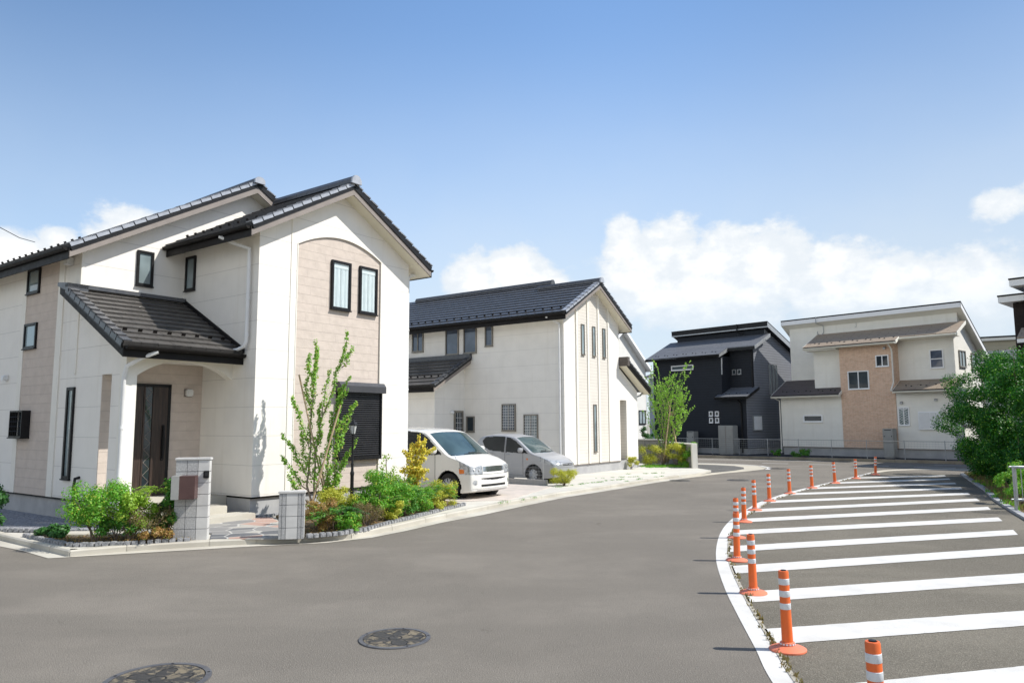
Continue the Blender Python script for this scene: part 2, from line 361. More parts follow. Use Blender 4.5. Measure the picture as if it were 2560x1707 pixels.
# generic house parts --------------------------------------------------
# face: origin o (Vector local), e = unit along the wall, n = outward unit normal
def window(par, o, e, n, a0, a1, z0, z1, fm, gm, fw=.05, dep=.05, kind='window', bars=(), sash=None, curtain=False, sill=True, grille=None, hbars=()):
    o, e, n = V(*o), V(*e), V(*n); z = V(0, 0, 1)
    def P(a, zz, d): return o+e*a+z*zz+n*d
    f = MB()
    def bar(aa, ab, za, zb, d0=.0, d1=dep): f.obox(P(aa, za, d0), e*(ab-aa), z*(zb-za), n*(d1-d0))
    bar(a0, a0+fw, z0, z1); bar(a1-fw, a1, z0, z1); bar(a0+fw, a1-fw, z1-fw, z1); bar(a0+fw, a1-fw, z0, z0+fw)
    if sill: f.obox(P(a0-.01, z0-.02, 0), e*(a1-a0+.02), z*.025, n*(dep+.02))
    fo = f.build(kind, fm, par, bevel=.004)
    i0, i1, j0, j1 = a0+fw, a1-fw, z0+fw, z1-fw
    if curtain:
        MB().quad(P(i0, j0, .004), P(i1, j0, .004), P(i1, j1, .004), P(i0, j1, .004)).build('dark_interior', BLACKM, fo, fix=False)
        c = MB(); n_ = 60
        for sgn, (ca, cb) in enumerate(((i0, i0+(i1-i0)*.5), (i0+(i1-i0)*.505, i1))):
            vs = []; fs = []
            for k in range(n_+1):
                t = k/n_; a = ca+(cb-ca)*t; d = .014+.007*math.sin(t*math.pi*11+sgn)+.002*math.sin(t*47)
                vs += [P(a, j0, d), P(a, j1-.08, d)]
            for k in range(n_): fs.append((2*k, 2*k+2, 2*k+3, 2*k+1))
            c.add(vs, fs)
        c.obox(P(i0, j1-.10, .012), e*(i1-i0), z*.1, n*.01)
        c.build('curtain', CURTAIN, fo, smooth=True, fix=False)
        MB().quad(P(i0, j0, .032), P(i1, j0, .032), P(i1, j1, .032), P(i0, j1, .032)).build('pane', CLEAR, fo, fix=False)
    else:
        MB().quad(P(i0, j0, .012), P(i1, j0, .012), P(i1, j1, .012), P(i0, j1, .012)).build('pane', gm, fo, fix=False)
    if sash is not None or hbars:
        sb = MB()
        if sash is not None:
            a = i0+(i1-i0)*sash; sb.obox(P(a-fw*.45, j0, .01), e*fw*.9, z*(j1-j0), n*(dep-.02))
        for hb in hbars:
            q = j0+(j1-j0)*hb; sb.obox(P(i0, q-fw*.4, .01), e*(i1-i0), z*fw*.8, n*(dep-.025))
        sb.build('sash_bar', fm, fo)
    if grille:
        nx, nz, gd, gr = grille; g = MB()
        for k in range(1, nx): g.tube([P(i0+(i1-i0)*k/nx, j0, gd), P(i0+(i1-i0)*k/nx, j1, gd)], gr, 4)
        for k in range(1, nz): g.tube([P(i0, j0+(j1-j0)*k/nz, gd), P(i1, j0+(j1-j0)*k/nz, gd)], gr, 4)
        g.build('grille', WPIPE if fm is not BLACKM else BLACKM, fo)
    return fo
def vent(par, o, e, n, a, z, s=.15, m=None):
    o, e, n = V(*o), V(*e), V(*n); zz = V(0, 0, 1); b = MB()
    prof = [(0, 0), (0, 1.0), (.5, .92), (.85, .6), (.9, 0)]
    p = [o+e*(a-s/2)+zz*(z+q[1]*s)+n*(q[0]*s) for q in prof]
    b.prism(p, e*s); ob = b.build('vent_hood', m or GREYMET, par, bevel=.01); return ob
def pipe(par, pts, r=.035, m=None, name='downpipe', clips=()):
    b = MB().tube(pts, r, 12)
    o = b.build(name, m or WPIPE, par, smooth=True)
    if clips:
        for p in clips: MB().tube([Vector(p)-V(0, 0, .02), Vector(p)+V(0, 0, .02)], r*1.22, 12).build('pipe_clip', m or WPIPE, o, smooth=True)
    return o
def roofslope(name, par, P0, e, up, L, run, slope, row=.27, tile=TILE, tw=.30, th=.034, first=None, under=.05):
    """tile rows: P0 = eave corner, e = unit along the eave, up = horizontal unit to the ridge"""
    P0, e, up = Vector(P0), Vector(e), Vector(up); t = (up+V(0, 0, slope)).normalized(); n = e.cross(t)
    if n.z < 0: n = -n
    Ls = run*math.sqrt(1+slope*slope); k = max(1, round(Ls/row)); rw = Ls/k; b = MB()
    for i in range(k):
        o = P0+t*(i*rw); off = (tw/2 if i % 2 else 0); x = -off if off else 0.0
        while x < L-1e-6:
            a, c = max(x, 0), min(x+tw, L)
            if c-a > .02:
                g = .0035; a2, c2 = a+g, c-g
                q = [o+e*a2, o+e*c2, o+e*c2+t*(rw+.02), o+e*a2+t*(rw+.02)]
                jz = random.uniform(-.0015, .0015)
                top = [q[0]+n*(th+.018+jz), q[1]+n*(th+.018+jz), q[2]+n*.016, q[3]+n*.016]
                b.add(q+top, [(4, 5, 6, 7), (0, 1, 5, 4), (0, 4, 7, 3), (1, 2, 6, 5)])
            x += tw
    # underlay
    b.obox(P0-n*under, e*L, t*Ls, n*(under-.001))
    return b.build(name, tile, par), t, n, Ls, k, rw
def verge(par, P0, t, n, e_out, Ls, k, rw, wv=.16, drop=.085, m=TILEV, band=.055):
    """L-shaped verge tiles running up a rake; e_out = outward unit"""
    b = MB(); P0 = Vector(P0); e_out = Vector(e_out)
    for i in range(k):
        o = P0+t*(i*rw+.014); lift = .030
        a = [o+n*(.040+lift), o+t*(rw-.026)+n*.050]
        if True:
            wa, wb = -wv, .03
            p = [a[0]+e_out*wa, a[0]+e_out*wb, a[1]+e_out*wb, a[1]+e_out*wa]
            b.add(p+[x-n*.022 for x in p], [(0, 1, 2, 3), (7, 6, 5, 4), (0, 4, 5, 1), (1, 5, 6, 2), (2, 6, 7, 3), (3, 7, 4, 0)])
            p = [a[0]+e_out*wb, a[1]+e_out*wb, a[1]+e_out*wb-n*(drop-.012), a[0]+e_out*wb-n*drop]
            b.add(p+[x-e_out*.02 for x in p], [(0, 1, 2, 3), (7, 6, 5, 4), (0, 4, 5, 1), (1, 5, 6, 2), (2, 6, 7, 3), (3, 7, 4, 0)])
    if band:
        o_ = P0-n*.0; MB().obox(o_+e_out*.006-n*.085, t*Ls, n*.10, e_out*.014).build('verge_board', BLACKM, par)
    return b.build('verge_tiles', m, par)
def gutter(par, p0, p1, outn, r=.06, m=DARKM):
    p0, p1, outn = Vector(p0), Vector(p1), Vector(outn); b = MB(); seg = 8; vs = []; d = p1-p0
    for p in (p0, p1):
        for rr in (r, r-.006):
            for k in range(seg+1):
                a = math.pi*k/seg; vs.append(p+outn*(r-math.cos(a)*rr)-V(0, 0, 1)*math.sin(a)*rr*1.1)
    n1 = seg+1; fs = []
    for k in range(seg):
        fs.append((k, k+1, 2*n1+k+1, 2*n1+k)); fs.append((n1+k, 3*n1+k, 3*n1+k+1, n1+k+1))
    fs += [(0, 2*n1, 3*n1, n1), (seg, n1+seg, 3*n1+seg, 2*n1+seg)]
    for q in (0, 2*n1): fs.append(tuple(q+n1+k for k in range(n1)))
    b.add(vs, fs); return b.build('gutter', m, par, fix=False)
def ridge(par, p0, p1, side, m=TILE, w=.13, h=.10, endm=None):
    p0, p1, side = Vector(p0), Vector(p1), Vector(side); b = MB()
    prof = [(-w, -.075), (-w*.93, .01), (-w*.5, h*.85), (0, h), (w*.5, h*.85), (w*.93, .01), (w, -.075)]
    d = (p1-p0); L = d.length; d.normalize(); nseg = max(1, int(L/.33))
    for i in range(nseg):
        a = L*i/nseg; c = L*(i+1)/nseg-.006; sc = 1
        pa = [p0+d*a+side*q[0]+V(0, 0, q[1]) for q in prof]; b.prism(pa, d*(c-a))
    o = b.build('ridge_cap', m, par)
    if endm:
        for q, dd in ((p0, -d),):
            MB().prism([q+dd*.002+side*x*1.06+V(0, 0, zz*1.08) for x, zz in prof], dd*.05).build('ridge_end_tile', endm, par)
    return o
def guards(par, P0, e, t, n, L, at, sp=.30, m=DARKM, start=.2, s=.035):
    k = 0; x = start; first = None
    while x < L-.1:
        b = Vector(P0)+Vector(e)*x+t*at+n*.045
        if first is None:
            first = MB().obox(-Vector(e)*s-t*.01, Vector(e)*2*s, t*.02, n*.055).build('snow_guard', m, par); first.location = b
        else:
            g = first.copy(); S.collection.objects.link(g); g.parent = par; g.location = b
        x += sp
# ------------------------------------------------------------------ ground
def sheet(name, pts, z, m, label=None, cat=None, kind='structure', thick=0):
    b = MB()
    if thick: b.prism([(x, y, z-thick) for x, y in pts], (0, 0, thick))
    else: b.quad(*[(x, y, z) for x, y in pts])
    o = b.build(name, m); o['kind'] = kind
    if not thick:
        me = o.data
        if me.polygons[0].normal.z < 0: me.flip_normals()
    return o
def asphaltb(base, speck, patch=.12):
    def bld(t):
        n1 = t.noise(.35, 6, .65); n2 = t.noise(110, 2, .8); n3 = t.noise(.16, 4, .6, scale=(1, 3.6, 1)); n4 = t.noise(55, 3, .7); n5 = t.noise(5, 5, .7)
        v = t.n('ShaderNodeTexVoronoi'); v.inputs['Scale'].default_value = 70; t.l(t.co(), v.inputs[0])
        vc = t.n('ShaderNodeTexVoronoi'); vc.feature = 'DISTANCE_TO_EDGE'; vc.inputs['Scale'].default_value = .33
        ad = t.n('ShaderNodeVectorMath', operation='ADD'); sc = t.n('ShaderNodeVectorMath', operation='SCALE'); nz = t.n('ShaderNodeTexNoise'); nz.inputs['Scale'].default_value = 1.5; nz.inputs['Detail'].default_value = 6
        t.l(t.co(), nz.inputs[0]); t.l(nz.outputs[1], sc.inputs[0]); sc.inputs['Scale'].default_value = .9; t.l(t.co(), ad.inputs[0]); t.l(sc.outputs[0], ad.inputs[1]); t.l(ad.outputs[0], vc.inputs[0])
        crack = t.m('MULTIPLY', t.rng(vc.outputs[0], .0, .006, 1, 0), t.rng(n3, .55, .66))
        d = tuple(k*(1-patch*1.7) for k in base); l = tuple(k*(1+patch) for k in base)
        c = t.mix(t.rng(n1, .34, .66), d, l); c = t.mix(t.m('MULTIPLY', t.rng(n3, .44, .60), .9), c, tuple(k*.84 for k in base)); c = t.mix(t.rng(n5, .56, .78, 0, .35), c, tuple(k*1.25 for k in base))
        c = t.mix(t.rng(n2, .52, .70, 0, .8), c, speck); c = t.mix(t.rng(n4, .30, .48, .55, 0), c, tuple(k*.6 for k in base)); c = t.mix(t.rng(n4, .56, .72, 0, .4), c, tuple(k*1.4 for k in base))
        c = t.mix(t.rng(v.outputs[0], .0, .3, .5, 0), c, tuple(k*1.9 for k in base)); c = t.mix(t.m('MULTIPLY', crack, .6), c, tuple(k*.35 for k in base))
        t.col(c); t.bump(t.m('ADD', n2, t.m('MULTIPLY', n4, 1.0)), .7, .008)
    return bld
ASPH = mat('asphalt', (.2, .19, .175), .9, build=asphaltb((.192, .171, .143), (.35, .33, .29)), spec=.25)
ASPHD = mat('asphalt_island', (.18, .17, .15), .9, build=asphaltb((.163, .146, .115), (.35, .32, .26), .17), spec=.25)
ASPHP = mat('asphalt_pavement', (.15, .15, .145), .9, build=asphaltb((.135, .13, .12), (.24, .235, .22)), spec=.2)
def soilb(a, b_, sc=6):
    def bld(t):
        c = t.mix(t.rng(t.noise(sc, 6, .65), .3, .7), a, b_); c = t.mix(t.rng(t.noise(sc*9, 3), .55, .75, 0, .8), c, tuple(k*1.7 for k in b_)); t.col(c)
        t.bump(t.noise(sc*6, 5, .7), .9, .03)
    return bld
SOIL = mat('soil', (.12, .085, .05), .95, build=soilb((.10, .072, .045), (.20, .15, .095)), spec=.1)
DRYG = mat('dry_earth', (.22, .17, .10), .95, build=soilb((.15, .11, .065), (.30, .235, .15)), spec=.1)
LAND = mat('land', (.2, .19, .16), .95, build=soilb((.27, .255, .21), (.34, .32, .27), 1), spec=.1)
def paintb(t):
    n = t.noise(30, 5, .7); n2 = t.noise(2.0, 4, .6); n3 = t.noise(240, 2)
    c = t.mix(t.rng(n2, .3, .8), (.66, .645, .61), (.54, .525, .49)); c = t.mix(t.rng(n, .60, .74, 0, .65), c, (.33, .31, .27))
    t.col(c); t.bump(t.m('ADD', n3, n), .4, .004)
PAINT = mat('road_paint', (.78, .77, .75), .75, build=paintb, spec=.3)
sheet('ground', [(-400, -300), (400, -300), (400, 900), (-400, 900)], -.03, LAND)
curb = [(-16, 18.4), (-8.12, 11.95), (-6.10, 10.41), (-5.52, 10.80), (-4.51, 11.22), (-3.23, 11.60), (-2.55, 11.90), (-2.05, 12.75), (-1.60, 13.75), (-.94, 15.0), (-.12, 16.55), (1.07, 18.5), (2.7, 20.75), (4.1, 22.8), (5.45, 24.55)]
edge = [(-16.6, 17.6), (-7.7, 11.33), (-7.04, 10.88), (-6.33, 10.30), (-5.44, 10.62), (-3.84, 11.22), (-2.85, 11.50), (-2.25, 12.0), (-1.80, 12.75), (-1.30, 13.75), (-.58, 14.9), (.20, 16.35), (1.30, 18.3), (2.94, 20.55), (4.33, 22.6), (5.64, 24.3), (6.6, 25.4)]
far = [(-40, 52), (-8, 43.4), (9.3, 38.4), (12.6, 36.6), (17.0, 33.2), (19.7, 31.0), (24, 27.0), (45, 8)]
sheet('road', [(-60, 52), (-60, -30), (60, -30), (60, -5), (45, 8)]+far[::-1][1:]+[(-40, 52)], 0.0, ASPH)
# lots on the left: concrete apron raised behind a kerb
lot = curb+[(6.3, 25.6), (7.2, 27.1), (7.0, 28.6), (6.0, 33.0), (2, 36.5), (-14, 41), (-45, 48), (-45, 40)]
def concb(t):
    n = t.noise(.8, 5, .6); n2 = t.noise(60, 3)
    c = t.mix(t.rng(n, .3, .7), (.60, .575, .51), (.51, .485, .43)); c = t.mix(t.rng(t.noise(6, 5, .7), .58, .75, 0, .4), c, (.38, .36, .32)); t.col(c); t.bump(n2, .3, .005)
CONL = mat('lot_concrete', (.6, .58, .53), .85, build=concb, spec=.25)
sheet('lot_paving', lot, .08, CONL, thick=.16)
b = MB()
for i in range(len(curb)-1):
    p, q = V(*curb[i], 0), V(*curb[i+1], 0); d = (q-p).normalized(); L = (q-p).length; nrm = V(d.y, -d.x, 0)
    k = max(1, int(L/.6))
    for j in range(k):
        a = p+d*(L*j/k+.005); c = p+d*(L*(j+1)/k-.005)
        b.prism([a+nrm*.012+V(0, 0, -.05), a+nrm*.012+V(0, 0, .075), a+nrm*-.008+V(0, 0, .094), a-nrm*.11+V(0, 0, .094), a-nrm*.11+V(0, 0, -.05)], c-a)
kb = b.build('kerb', CONCW); kb['kind'] = 'structure'
g = MB()
for i in range(len(edge)-1):
    j0 = min(i, len(curb)-1); 
allp = [V(*p, .006) for p in edge]; inn = [V(*p, .010) for p in curb]
poly = allp+inn[::-1]
g.quad(*poly); go = g.build('gutter_strip', CONCW); go['kind'] = 'structure'
if go.data.polygons[0].normal.z < 0: go.data.flip_normals()
# side pavement at the far corner
c_out = [(5.64, 24.3), (7.35, 26.35), (8.75, 27.7), (9.6, 28.6), (10.05, 29.6), (10.15, 30.9), (9.7, 31.9), (8.81, 32.75), (6.5, 33.9), (-8, 38.5)]
c_in = [(5.5, 24.6), (7.1, 26.75), (8.25, 27.9), (8.95, 28.9), (9.25, 29.9), (9.2, 31.0), (8.6, 31.8), (7.6, 32.3), (5.5, 33.1), (-8, 37.3)]
def ribbon(name, a, c, z, m, kind='structure'):
    b = MB()
    for i in range(len(a)-1): b.quad((*a[i], z), (*a[i+1], z), (*c[i+1], z), (*c[i], z))
    o = b.build(name, m, fix=False); o['kind'] = kind
    if o.data.polygons[0].normal.z < 0: o.data.flip_normals()
    return o
TANC = noisy('tan_concrete', (.55, .50, .40), (.46, .42, .34), 1.5, .9, .3, 50)
ribbon('corner_gutter', c_out, c_in, .008, TANC)
sheet('corner_pavement', c_in+[(-8, 37.2), (2, 33), (6.6, 30.5), (6.8, 27.6)], .012, ASPHP)
def offs(pts, d):
    o = []
    for i, p in enumerate(pts):
        a = V(*pts[max(i-1, 0)], 0); c = V(*pts[min(i+1, len(pts)-1)], 0); t = (c-a).normalized(); o.append((p[0]+t.y*d, p[1]-t.x*d))
    return o
cw = c_out[3:]
ribbon('corner_line', offs(cw, .05), offs(cw, .22), .009, PAINT)
# far kerb and planting strip
b = MB()
for i in range(len(far)-1):
    p, q = V(*far[i], 0), V(*far[i+1], 0); d = (q-p).normalized(); L = (q-p).length; nrm = V(-d.y, d.x, 0)
    if nrm.y < 0: nrm = -nrm
    k = max(1, int(L/.9))
    for j in range(k):
        a = p+d*(L*j/k+.006); c = p+d*(L*(j+1)/k-.006); b.obox(a, c-a, nrm*.15, (0, 0, .13))
b.build('far_kerb', noisy('old_kerb_concrete', (.24, .20, .15), (.33, .29, .22), 2, .9, .4, 30))['kind'] = 'structure'
DSOIL = mat('dark_strip', (.05, .05, .055), .95, build=soilb((.035, .036, .04), (.07, .07, .075), 3), spec=.1)
fo2 = offs(far, -.15)
if fo2[2][1] < far[2][1]: fo2 = offs(far, .15)
sheet('roadside_strip', fo2+[(60, 30), (60, 90), (-60, 90), (-60, 55)], .115, DSOIL)
# hatched island --------------------------------------------------------
wo = [(1.62, 2.5), (1.68, 4.0), (1.80, 5.35), (1.94, 6.16), (2.12, 7.24), (2.32, 8.35), (2.66, 9.91), (3.10, 11.45), (3.59, 12.87), (4.17, 14.25), (4.83, 15.58), (5.58, 17.0), (6.40, 18.28), (7.30, 19.6), (8.38, 21.0), (9.66, 22.65), (11.1, 24.5), (12.77, 26.68)]
wi = [(1.74, 2.5), (1.82, 4.0), (1.95, 5.35), (2.08, 6.13), (2.25, 7.12), (2.46, 8.25), (2.79, 9.8), (3.23, 11.35), (3.73, 12.78), (4.32, 14.15), (4.98, 15.46), (5.72, 16.88), (6.53, 18.16), (7.43, 19.48), (8.50, 20.88), (9.77, 22.55), (11.2, 24.4), (12.85, 26.60)]
def smooth_poly(pts, n=8):
    o = []; P = [V(*p, 0) for p in pts]
    for i in range(len(P)-1):
        p0, p1, p2, p3 = P[max(i-1, 0)], P[i], P[i+1], P[min(i+2, len(P)-1)]
        for k in range(n):
            t = k/n; q = .5*((2*p1)+(p2-p0)*t+(2*p0-5*p1+4*p2-p3)*t*t+(-p0+3*p1-3*p2+p3)*t**3); o.append((q.x, q.y))
    o.append(pts[-1]); return o
wo, wi = smooth_poly(wo), smooth_poly(wi)
ribbon('edge_line', wo, wi, .0045, PAINT)
verge_edge = [(5.6, 4.5), (7.0, 8.6), (8.66, 12.3), (9.86, 14.85), (10.95, 17.1), (12.3, 19.6), (13.9, 22.8), (15.2, 25.4)]
sheet('island_surface', wi+[(13.6, 27.3), (15.2, 25.4)]+verge_edge[::-1][1:]+[(5.0, 2.5)], .004, ASPHD)
b = MB()
wj = offs(wi, .012)
if wj[10][0] < wi[10][0]: wj = offs(wi, -.012); 
wk = [(p[0]+(q[0]-p[0])*3.2, p[1]+(q[1]-p[1])*3.2) for p, q in zip(wi, wj)]
ribbon('joint_strip', wi, wk, .0085, noisy('dirty_joint', (.30, .27, .21), (.46, .43, .37), 9, .95, .5, 60))
cc = [(12.77, 26.68), (13.9, 27.9), (15.5, 28.5), (17.2, 28.0), (20, 25.9)]
ce = [(12.95, 26.5), (14.0, 27.45), (15.5, 27.95), (17.0, 27.4), (19.6, 25.4)]
ribbon('island_gutter', smooth_poly(cc), smooth_poly(ce), .009, TANC)
# hatch stripes: parallel bars clipped by the island outline
bars = []
base = V(2.40, 5.52, 0); dirv = V(3.7, .96, 0).normalized()
nearpt = [(2.66, 5.18), (2.28, 6.48), (2.52, 7.90), (2.82, 9.33), (3.14, 10.80), (3.58, 12.35), (4.22, 13.86), (4.95, 15.38), (5.72, 17.02), (6.75, 18.76), (8.10, 20.42), (9.35, 22.10), (11.0, 24.1)]
farpt = [(6.6, 6.15), (6.6, 7.43), (7.35, 9.12), (8.05, 10.85), (8.36, 12.32), (9.12, 13.92), (9.92, 15.62), (10.75, 17.30), (11.42, 18.75), (12.18, 20.28), (12.93, 21.85), (13.74, 23.5), (14.4, 24.9)]
far_line = [(4.2, 2.0), (5.9, 7.0), (7.1, 10.3), (8.25, 12.4), (9.1, 14.1), (10.0, 15.8), (10.8, 17.45), (11.45, 18.85), (12.2, 20.4), (13.0, 22.0), (13.8, 23.65), (14.5, 25.1), (15.2, 26.6)]
def hit(p, d, poly):
    best = None
    for a, c in zip(poly[:-1], poly[1:]):
        ax, ay, bx, by = a[0], a[1], c[0]-a[0], c[1]-a[1]; den = d.x*by-d.y*bx
        if abs(den) < 1e-9: continue
        t = ((ax-p.x)*by-(ay-p.y)*bx)/den; u = ((ax-p.x)*d.y-(ay-p.y)*d.x)/den
        if -1e-6 <= u <= 1+1e-6 and (best is None or abs(t) < abs(best)): best = t
    return p+d*best if best is not None else p
wclip = offs(wi, .02) if offs(wi, .02)[10][0] > wi[10][0] else offs(wi, -.02)
b = MB()
for p, q in zip(nearpt, farpt):
    p, q = V(*p, .0085), V(*q, .0085); d = (q-p).normalized(); n = V(-d.y, d.x, 0)*.215
    l0, l1 = hit(p-n, d, wclip), hit(p+n, d, wclip); r0, r1 = hit(q-n, d, far_line), hit(q+n, d, far_line)
    ns = 60
    for k in range(ns):
        w_ = lambda: rng.uniform(-.004, .004)
        if k == 0: pa, pb = l0, l1
        f = (k+1)/ns; na, nb = l0+(r0-l0)*f+V(0, w_(), 0), l1+(r1-l1)*f+V(0, w_(), 0)
        b.quad(pa, na, nb, pb); pa, pb = na, nb
o = b.build('hatched_marking', PAINT, fix=False); o['kind'] = 'structure'
if o.data.polygons[0].normal.z < 0: o.data.flip_normals()
# lane dashes on the cross road
b = MB()
for (x0, y0, x1, y1) in ((6.6, 37.9, 14.2, 34.4), (11.02, 33.0, 12.0, 32.5), (12.7, 32.0, 13.6, 31.6), (14.4, 31.0, 15.3, 30.4), (16.0, 29.8, 17.2, 29.0), (17.6, 31.2, 19.0, 30.1)):
    p, q = V(x0, y0, .005), V(x1, y1, .005); n = V(-(q-p).y, (q-p).x, 0).normalized()*.07; b.quad(p-n, q-n, q+n, p+n)
o = b.build('lane_marking', PAINT); o['kind'] = 'structure'
if o.data.polygons[0].normal.z < 0: o.data.flip_normals()
# right verge
sheet('verge', [(5.75, 4.5)]+[(x+.12, y-.04) for x, y in verge_edge[1:]]+[(17, 27.5), (40, 9), (30, 2)], .03, DRYG)
b = MB()
for i in range(len(verge_edge)-1):
    p, q = V(*verge_edge[i], 0), V(*verge_edge[i+1], 0); d = (q-p).normalized(); b.obox(p, q-p, V(d.y, -d.x, 0)*.12, (0, 0, .055))
b.build('verge_kerb', CONC)['kind'] = 'structure'
# ================================================================== HOUSE 1
X, Y, Z = V(1, 0, 0), V(0, 1, 0), V(0, 0, 1)
SL = .57
def house_near():
    h = thing('white_house', 'nearest white house with an arched beige panel, porch and dark tiled gable roofs', 'house', C1, A_YAW)
    ft = .457
    # foundation
    b = MB(); b.prism([(0, .03, .05), (4.07, .03, .05), (4.07, 2.7, .05), (0, 2.7, .05)], (0, 0, ft-.05)); b.box((-2.02, 2.58, .05), (4.07, 9, ft)); b.box((-2.02, 1.0, .05), (-1.9, 2.6, ft))
    b.build('foundation', CONC, h)
    b = MB(); b.box((-.012, -.012, ft-.03), (4.11, .02, ft)); b.box((-.012, -.012, ft-.03), (.02, 1.77, ft)); b.box((-2.07, 1.02, ft-.03), (-2.03, 9, ft)); b.build('drip_trim', DARKM, h)
    # walls
    zt0 = 5.62; ap = 6.80
    b = MB()
    b.prism([(0, .05, ft), (4.1, .05, ft), (4.1, .05, zt0), (2.05, .05, ap), (0, .05, zt0)], (0, 2.6, 0))
    b.prism([(-2.05, 2.62, ft), (4.08, 2.62, ft), (4.08, 2.62, 5.62), (1.5, 2.62, 7.20), (-2.05, 2.62, 5.18)], (0, 6.4, 0))
    b.prism([(-2.05, .74, ft), (-2.05, 1.23, ft), (-2.05, 1.23, 2.70), (-2.05, 1.59, 2.70), (-2.05, 1.59, ft), (-2.05, 2.63, ft), (-2.05, 2.63, 4.18), (-2.05, .74, 3.15)], (.17, 0, 0))
    b.box((-1.88, 1.79, ft), (0, 2.63, 3.72))
    b.box((-1.88, .94, 2.98), (0, 1.8, 3.04))
    b.build('wall', WHITE, h)
    # gable face skin with arched opening
    arc = []
    a0, a1, zs, rise = .90, 3.20, 5.44, .32
    for k in range(25):
        t = k/24; u = a1+(a0-a1)*t; arc.append((u, 0, zs+rise*(1-((u-(a0+a1)/2)/((a1-a0)/2))**2)))
    b = MB(); sk = [(0, 0, ft), (a0, 0, ft)]+arc[::-1]+[(a1, 0, ft), (4.1, 0, ft), (4.1, 0, zt0), (2.05, 0, ap), (0, 0, zt0)]
    b.prism(sk, (0, .052, 0)); b.build('gable_wall', WHITE, h)
    b = MB(); b.box((a0-.01, .028, ft), (a1+.01, .06, 5.78)); b.build('stone_panel', BEIGE, h)
    b = MB(); b.box((.735, -.014, ft), (.765, .01, 6.05)); b.box((.885, -.010, ft), (.905, .01, 5.44)); b.box((3.195, -.010, ft), (3.215, .01, 5.44))
    for k in range(24):
        p, q = V(*arc[k]), V(*arc[k+1]); b.obox(p+V(0, -.012, 0), q-p, (0, .03, 0), (0, 0, .022))
    b.build('panel_trim', TRIM, h)
    # porch: door wall, arch, column
    b = MB(); b.box((-1.88, 1.77, ft-.02), (0, 1.80, 3.0)); b.build('porch_wall', BEIGE, h)
    n = 20; ar = [(-1.86+(1.86)*k/n, .74, 2.66+.29*(1-abs(2*k/n-1)**2.4)) for k in range(n+1)]
    b = MB(); b.prism([(-1.86, .74, 3.15)]+ar+[(0, .74, 3.15)], (0, .20, 0))
    b.box((-2.055, .73, ft), (-1.86, .94, 3.15)); b.build('porch_arch', TRIM, h)
    b = MB(); b.box((-2.06, 3.52, ft), (-2.02, 5.0, 5.22)); b.build('stone_band', BEIGE, h)
    b = MB()
    for v0, v1 in ((3.29, 3.52), (5.0, 5.2)): b.box((-2.075, v0, ft), (-2.03, v1, 5.2))
    b.box((-2.07, 2.60, ft+2.3), (-2.02, 2.66, 5.2)); b.build('corner_trim', TRIM, h)
    MB().box((-2.045, 1.575, ft), (-1.885, 1.59, 2.69)).build('slit_jamb', BEIGE, h)
    # porch floor and steps
    b = MB(); b.box((-2.03, .76, .05), (-.003, 1.8, .46)); b.box((-1.75, .20, .05), (-.35, .77, .33)); b.box((-1.75, -.25, .05), (-.06, .21, .20))
    b.build('porch_steps', CONCW, h, bevel=.012)
    # ---- roofs
    ov, sd_ = .34, .42
    # front gable: left and right slope
    zE = zt0+.12-SL*sd_; L1 = 2.62+ov; run = 2.05+sd_
    r1, t, nn, Ls, k, rw = roofslope('front_roof', h, (-sd_, -ov, zE), Y, X, L1, run, SL)
    verge(r1, (-sd_, -ov, zE), t, nn, -Y, Ls, k, rw); guards(r1, (-sd_, -ov, zE), Y, t, nn, L1, rw*1.25)
    r2, t2, n2, Ls2, k2, rw2 = roofslope('front_roof', h, (4.1+sd_, -ov, zE), Y, -X, L1, run, SL)
    verge(r2, (4.1+sd_, -ov, zE), t2, n2, -Y, Ls2, k2, rw2, drop=.022)
    ridge(r1, (2.05, -ov-.04, ap+.19), (2.05, 2.9, ap+.19), X, endm=TILEV)
    gutter(r1, (-sd_-.11, -ov+.02, zE-.03), (-sd_-.11, 2.60, zE-.03), -X*-1); gutter(r2, (4.1+sd_-.01, -ov+.02, zE-.03), (4.1+sd_-.01, 2.9, zE-.03), X)
    for rr, s0, sgn in ((r1, -sd_, 1), (r2, 4.1+sd_, -1)):   # barge boards and soffits
        b = MB(); p0 = V(s0, -ov, zE); p1 = V(2.05, -ov, zE+SL*run)
        b.prism([p0-V(0, 0, .10), p1-V(0, 0, .10), p1-V(0, 0, .225), p0-V(0, 0, .21)], (0, .03, 0)); b.build('barge_board', BARGE, rr)
        b = MB(); b.prism([p0+V(0, .03, -.20), p1+V(0, .03, -.21), p1+V(0, .03, -.19), p0+V(0, .03, -.18)], (0, ov+.0, 0))
        b.prism([(s0, -ov+.03, zE-.212), (s0+sgn*sd_, -ov+.03, zE-.212+SL*sd_), (s0+sgn*sd_, -ov+.03, zE-.19+SL*sd_), (s0, -ov+.03, zE-.19)], (0, 2.6+ov, 0)); b.build('soffit', SOFFIT, rr)
        b = MB(); b.box((s0-.012*sgn, -ov, zE-.225), (s0+.012*sgn, 2.6, zE-.03)); b.build('fascia', DARKM, rr)
    # rear gable (taller)
    ur, zr = 1.5, 7.20; sb = .38; zEb = 5.18+.12-SL*sb; ovb = .32; Lb = 6.4+ovb
    runb = ur+2.05+sb
    r3, t, nn, Ls, k, rw = roofslope('rear_roof', h, (-2.05-sb, 2.62-ovb, zEb), Y, X, Lb, runb, SL)
    verge(r3, (-2.05-sb, 2.62-ovb, zEb), t, nn, -Y, Ls, k, rw); guards(r3, (-2.05-sb, 2.62-ovb, zEb), Y, t, nn, Lb, rw*1.25)
    zrr = zEb+SL*runb; runc = 4.08+sd_-ur; 
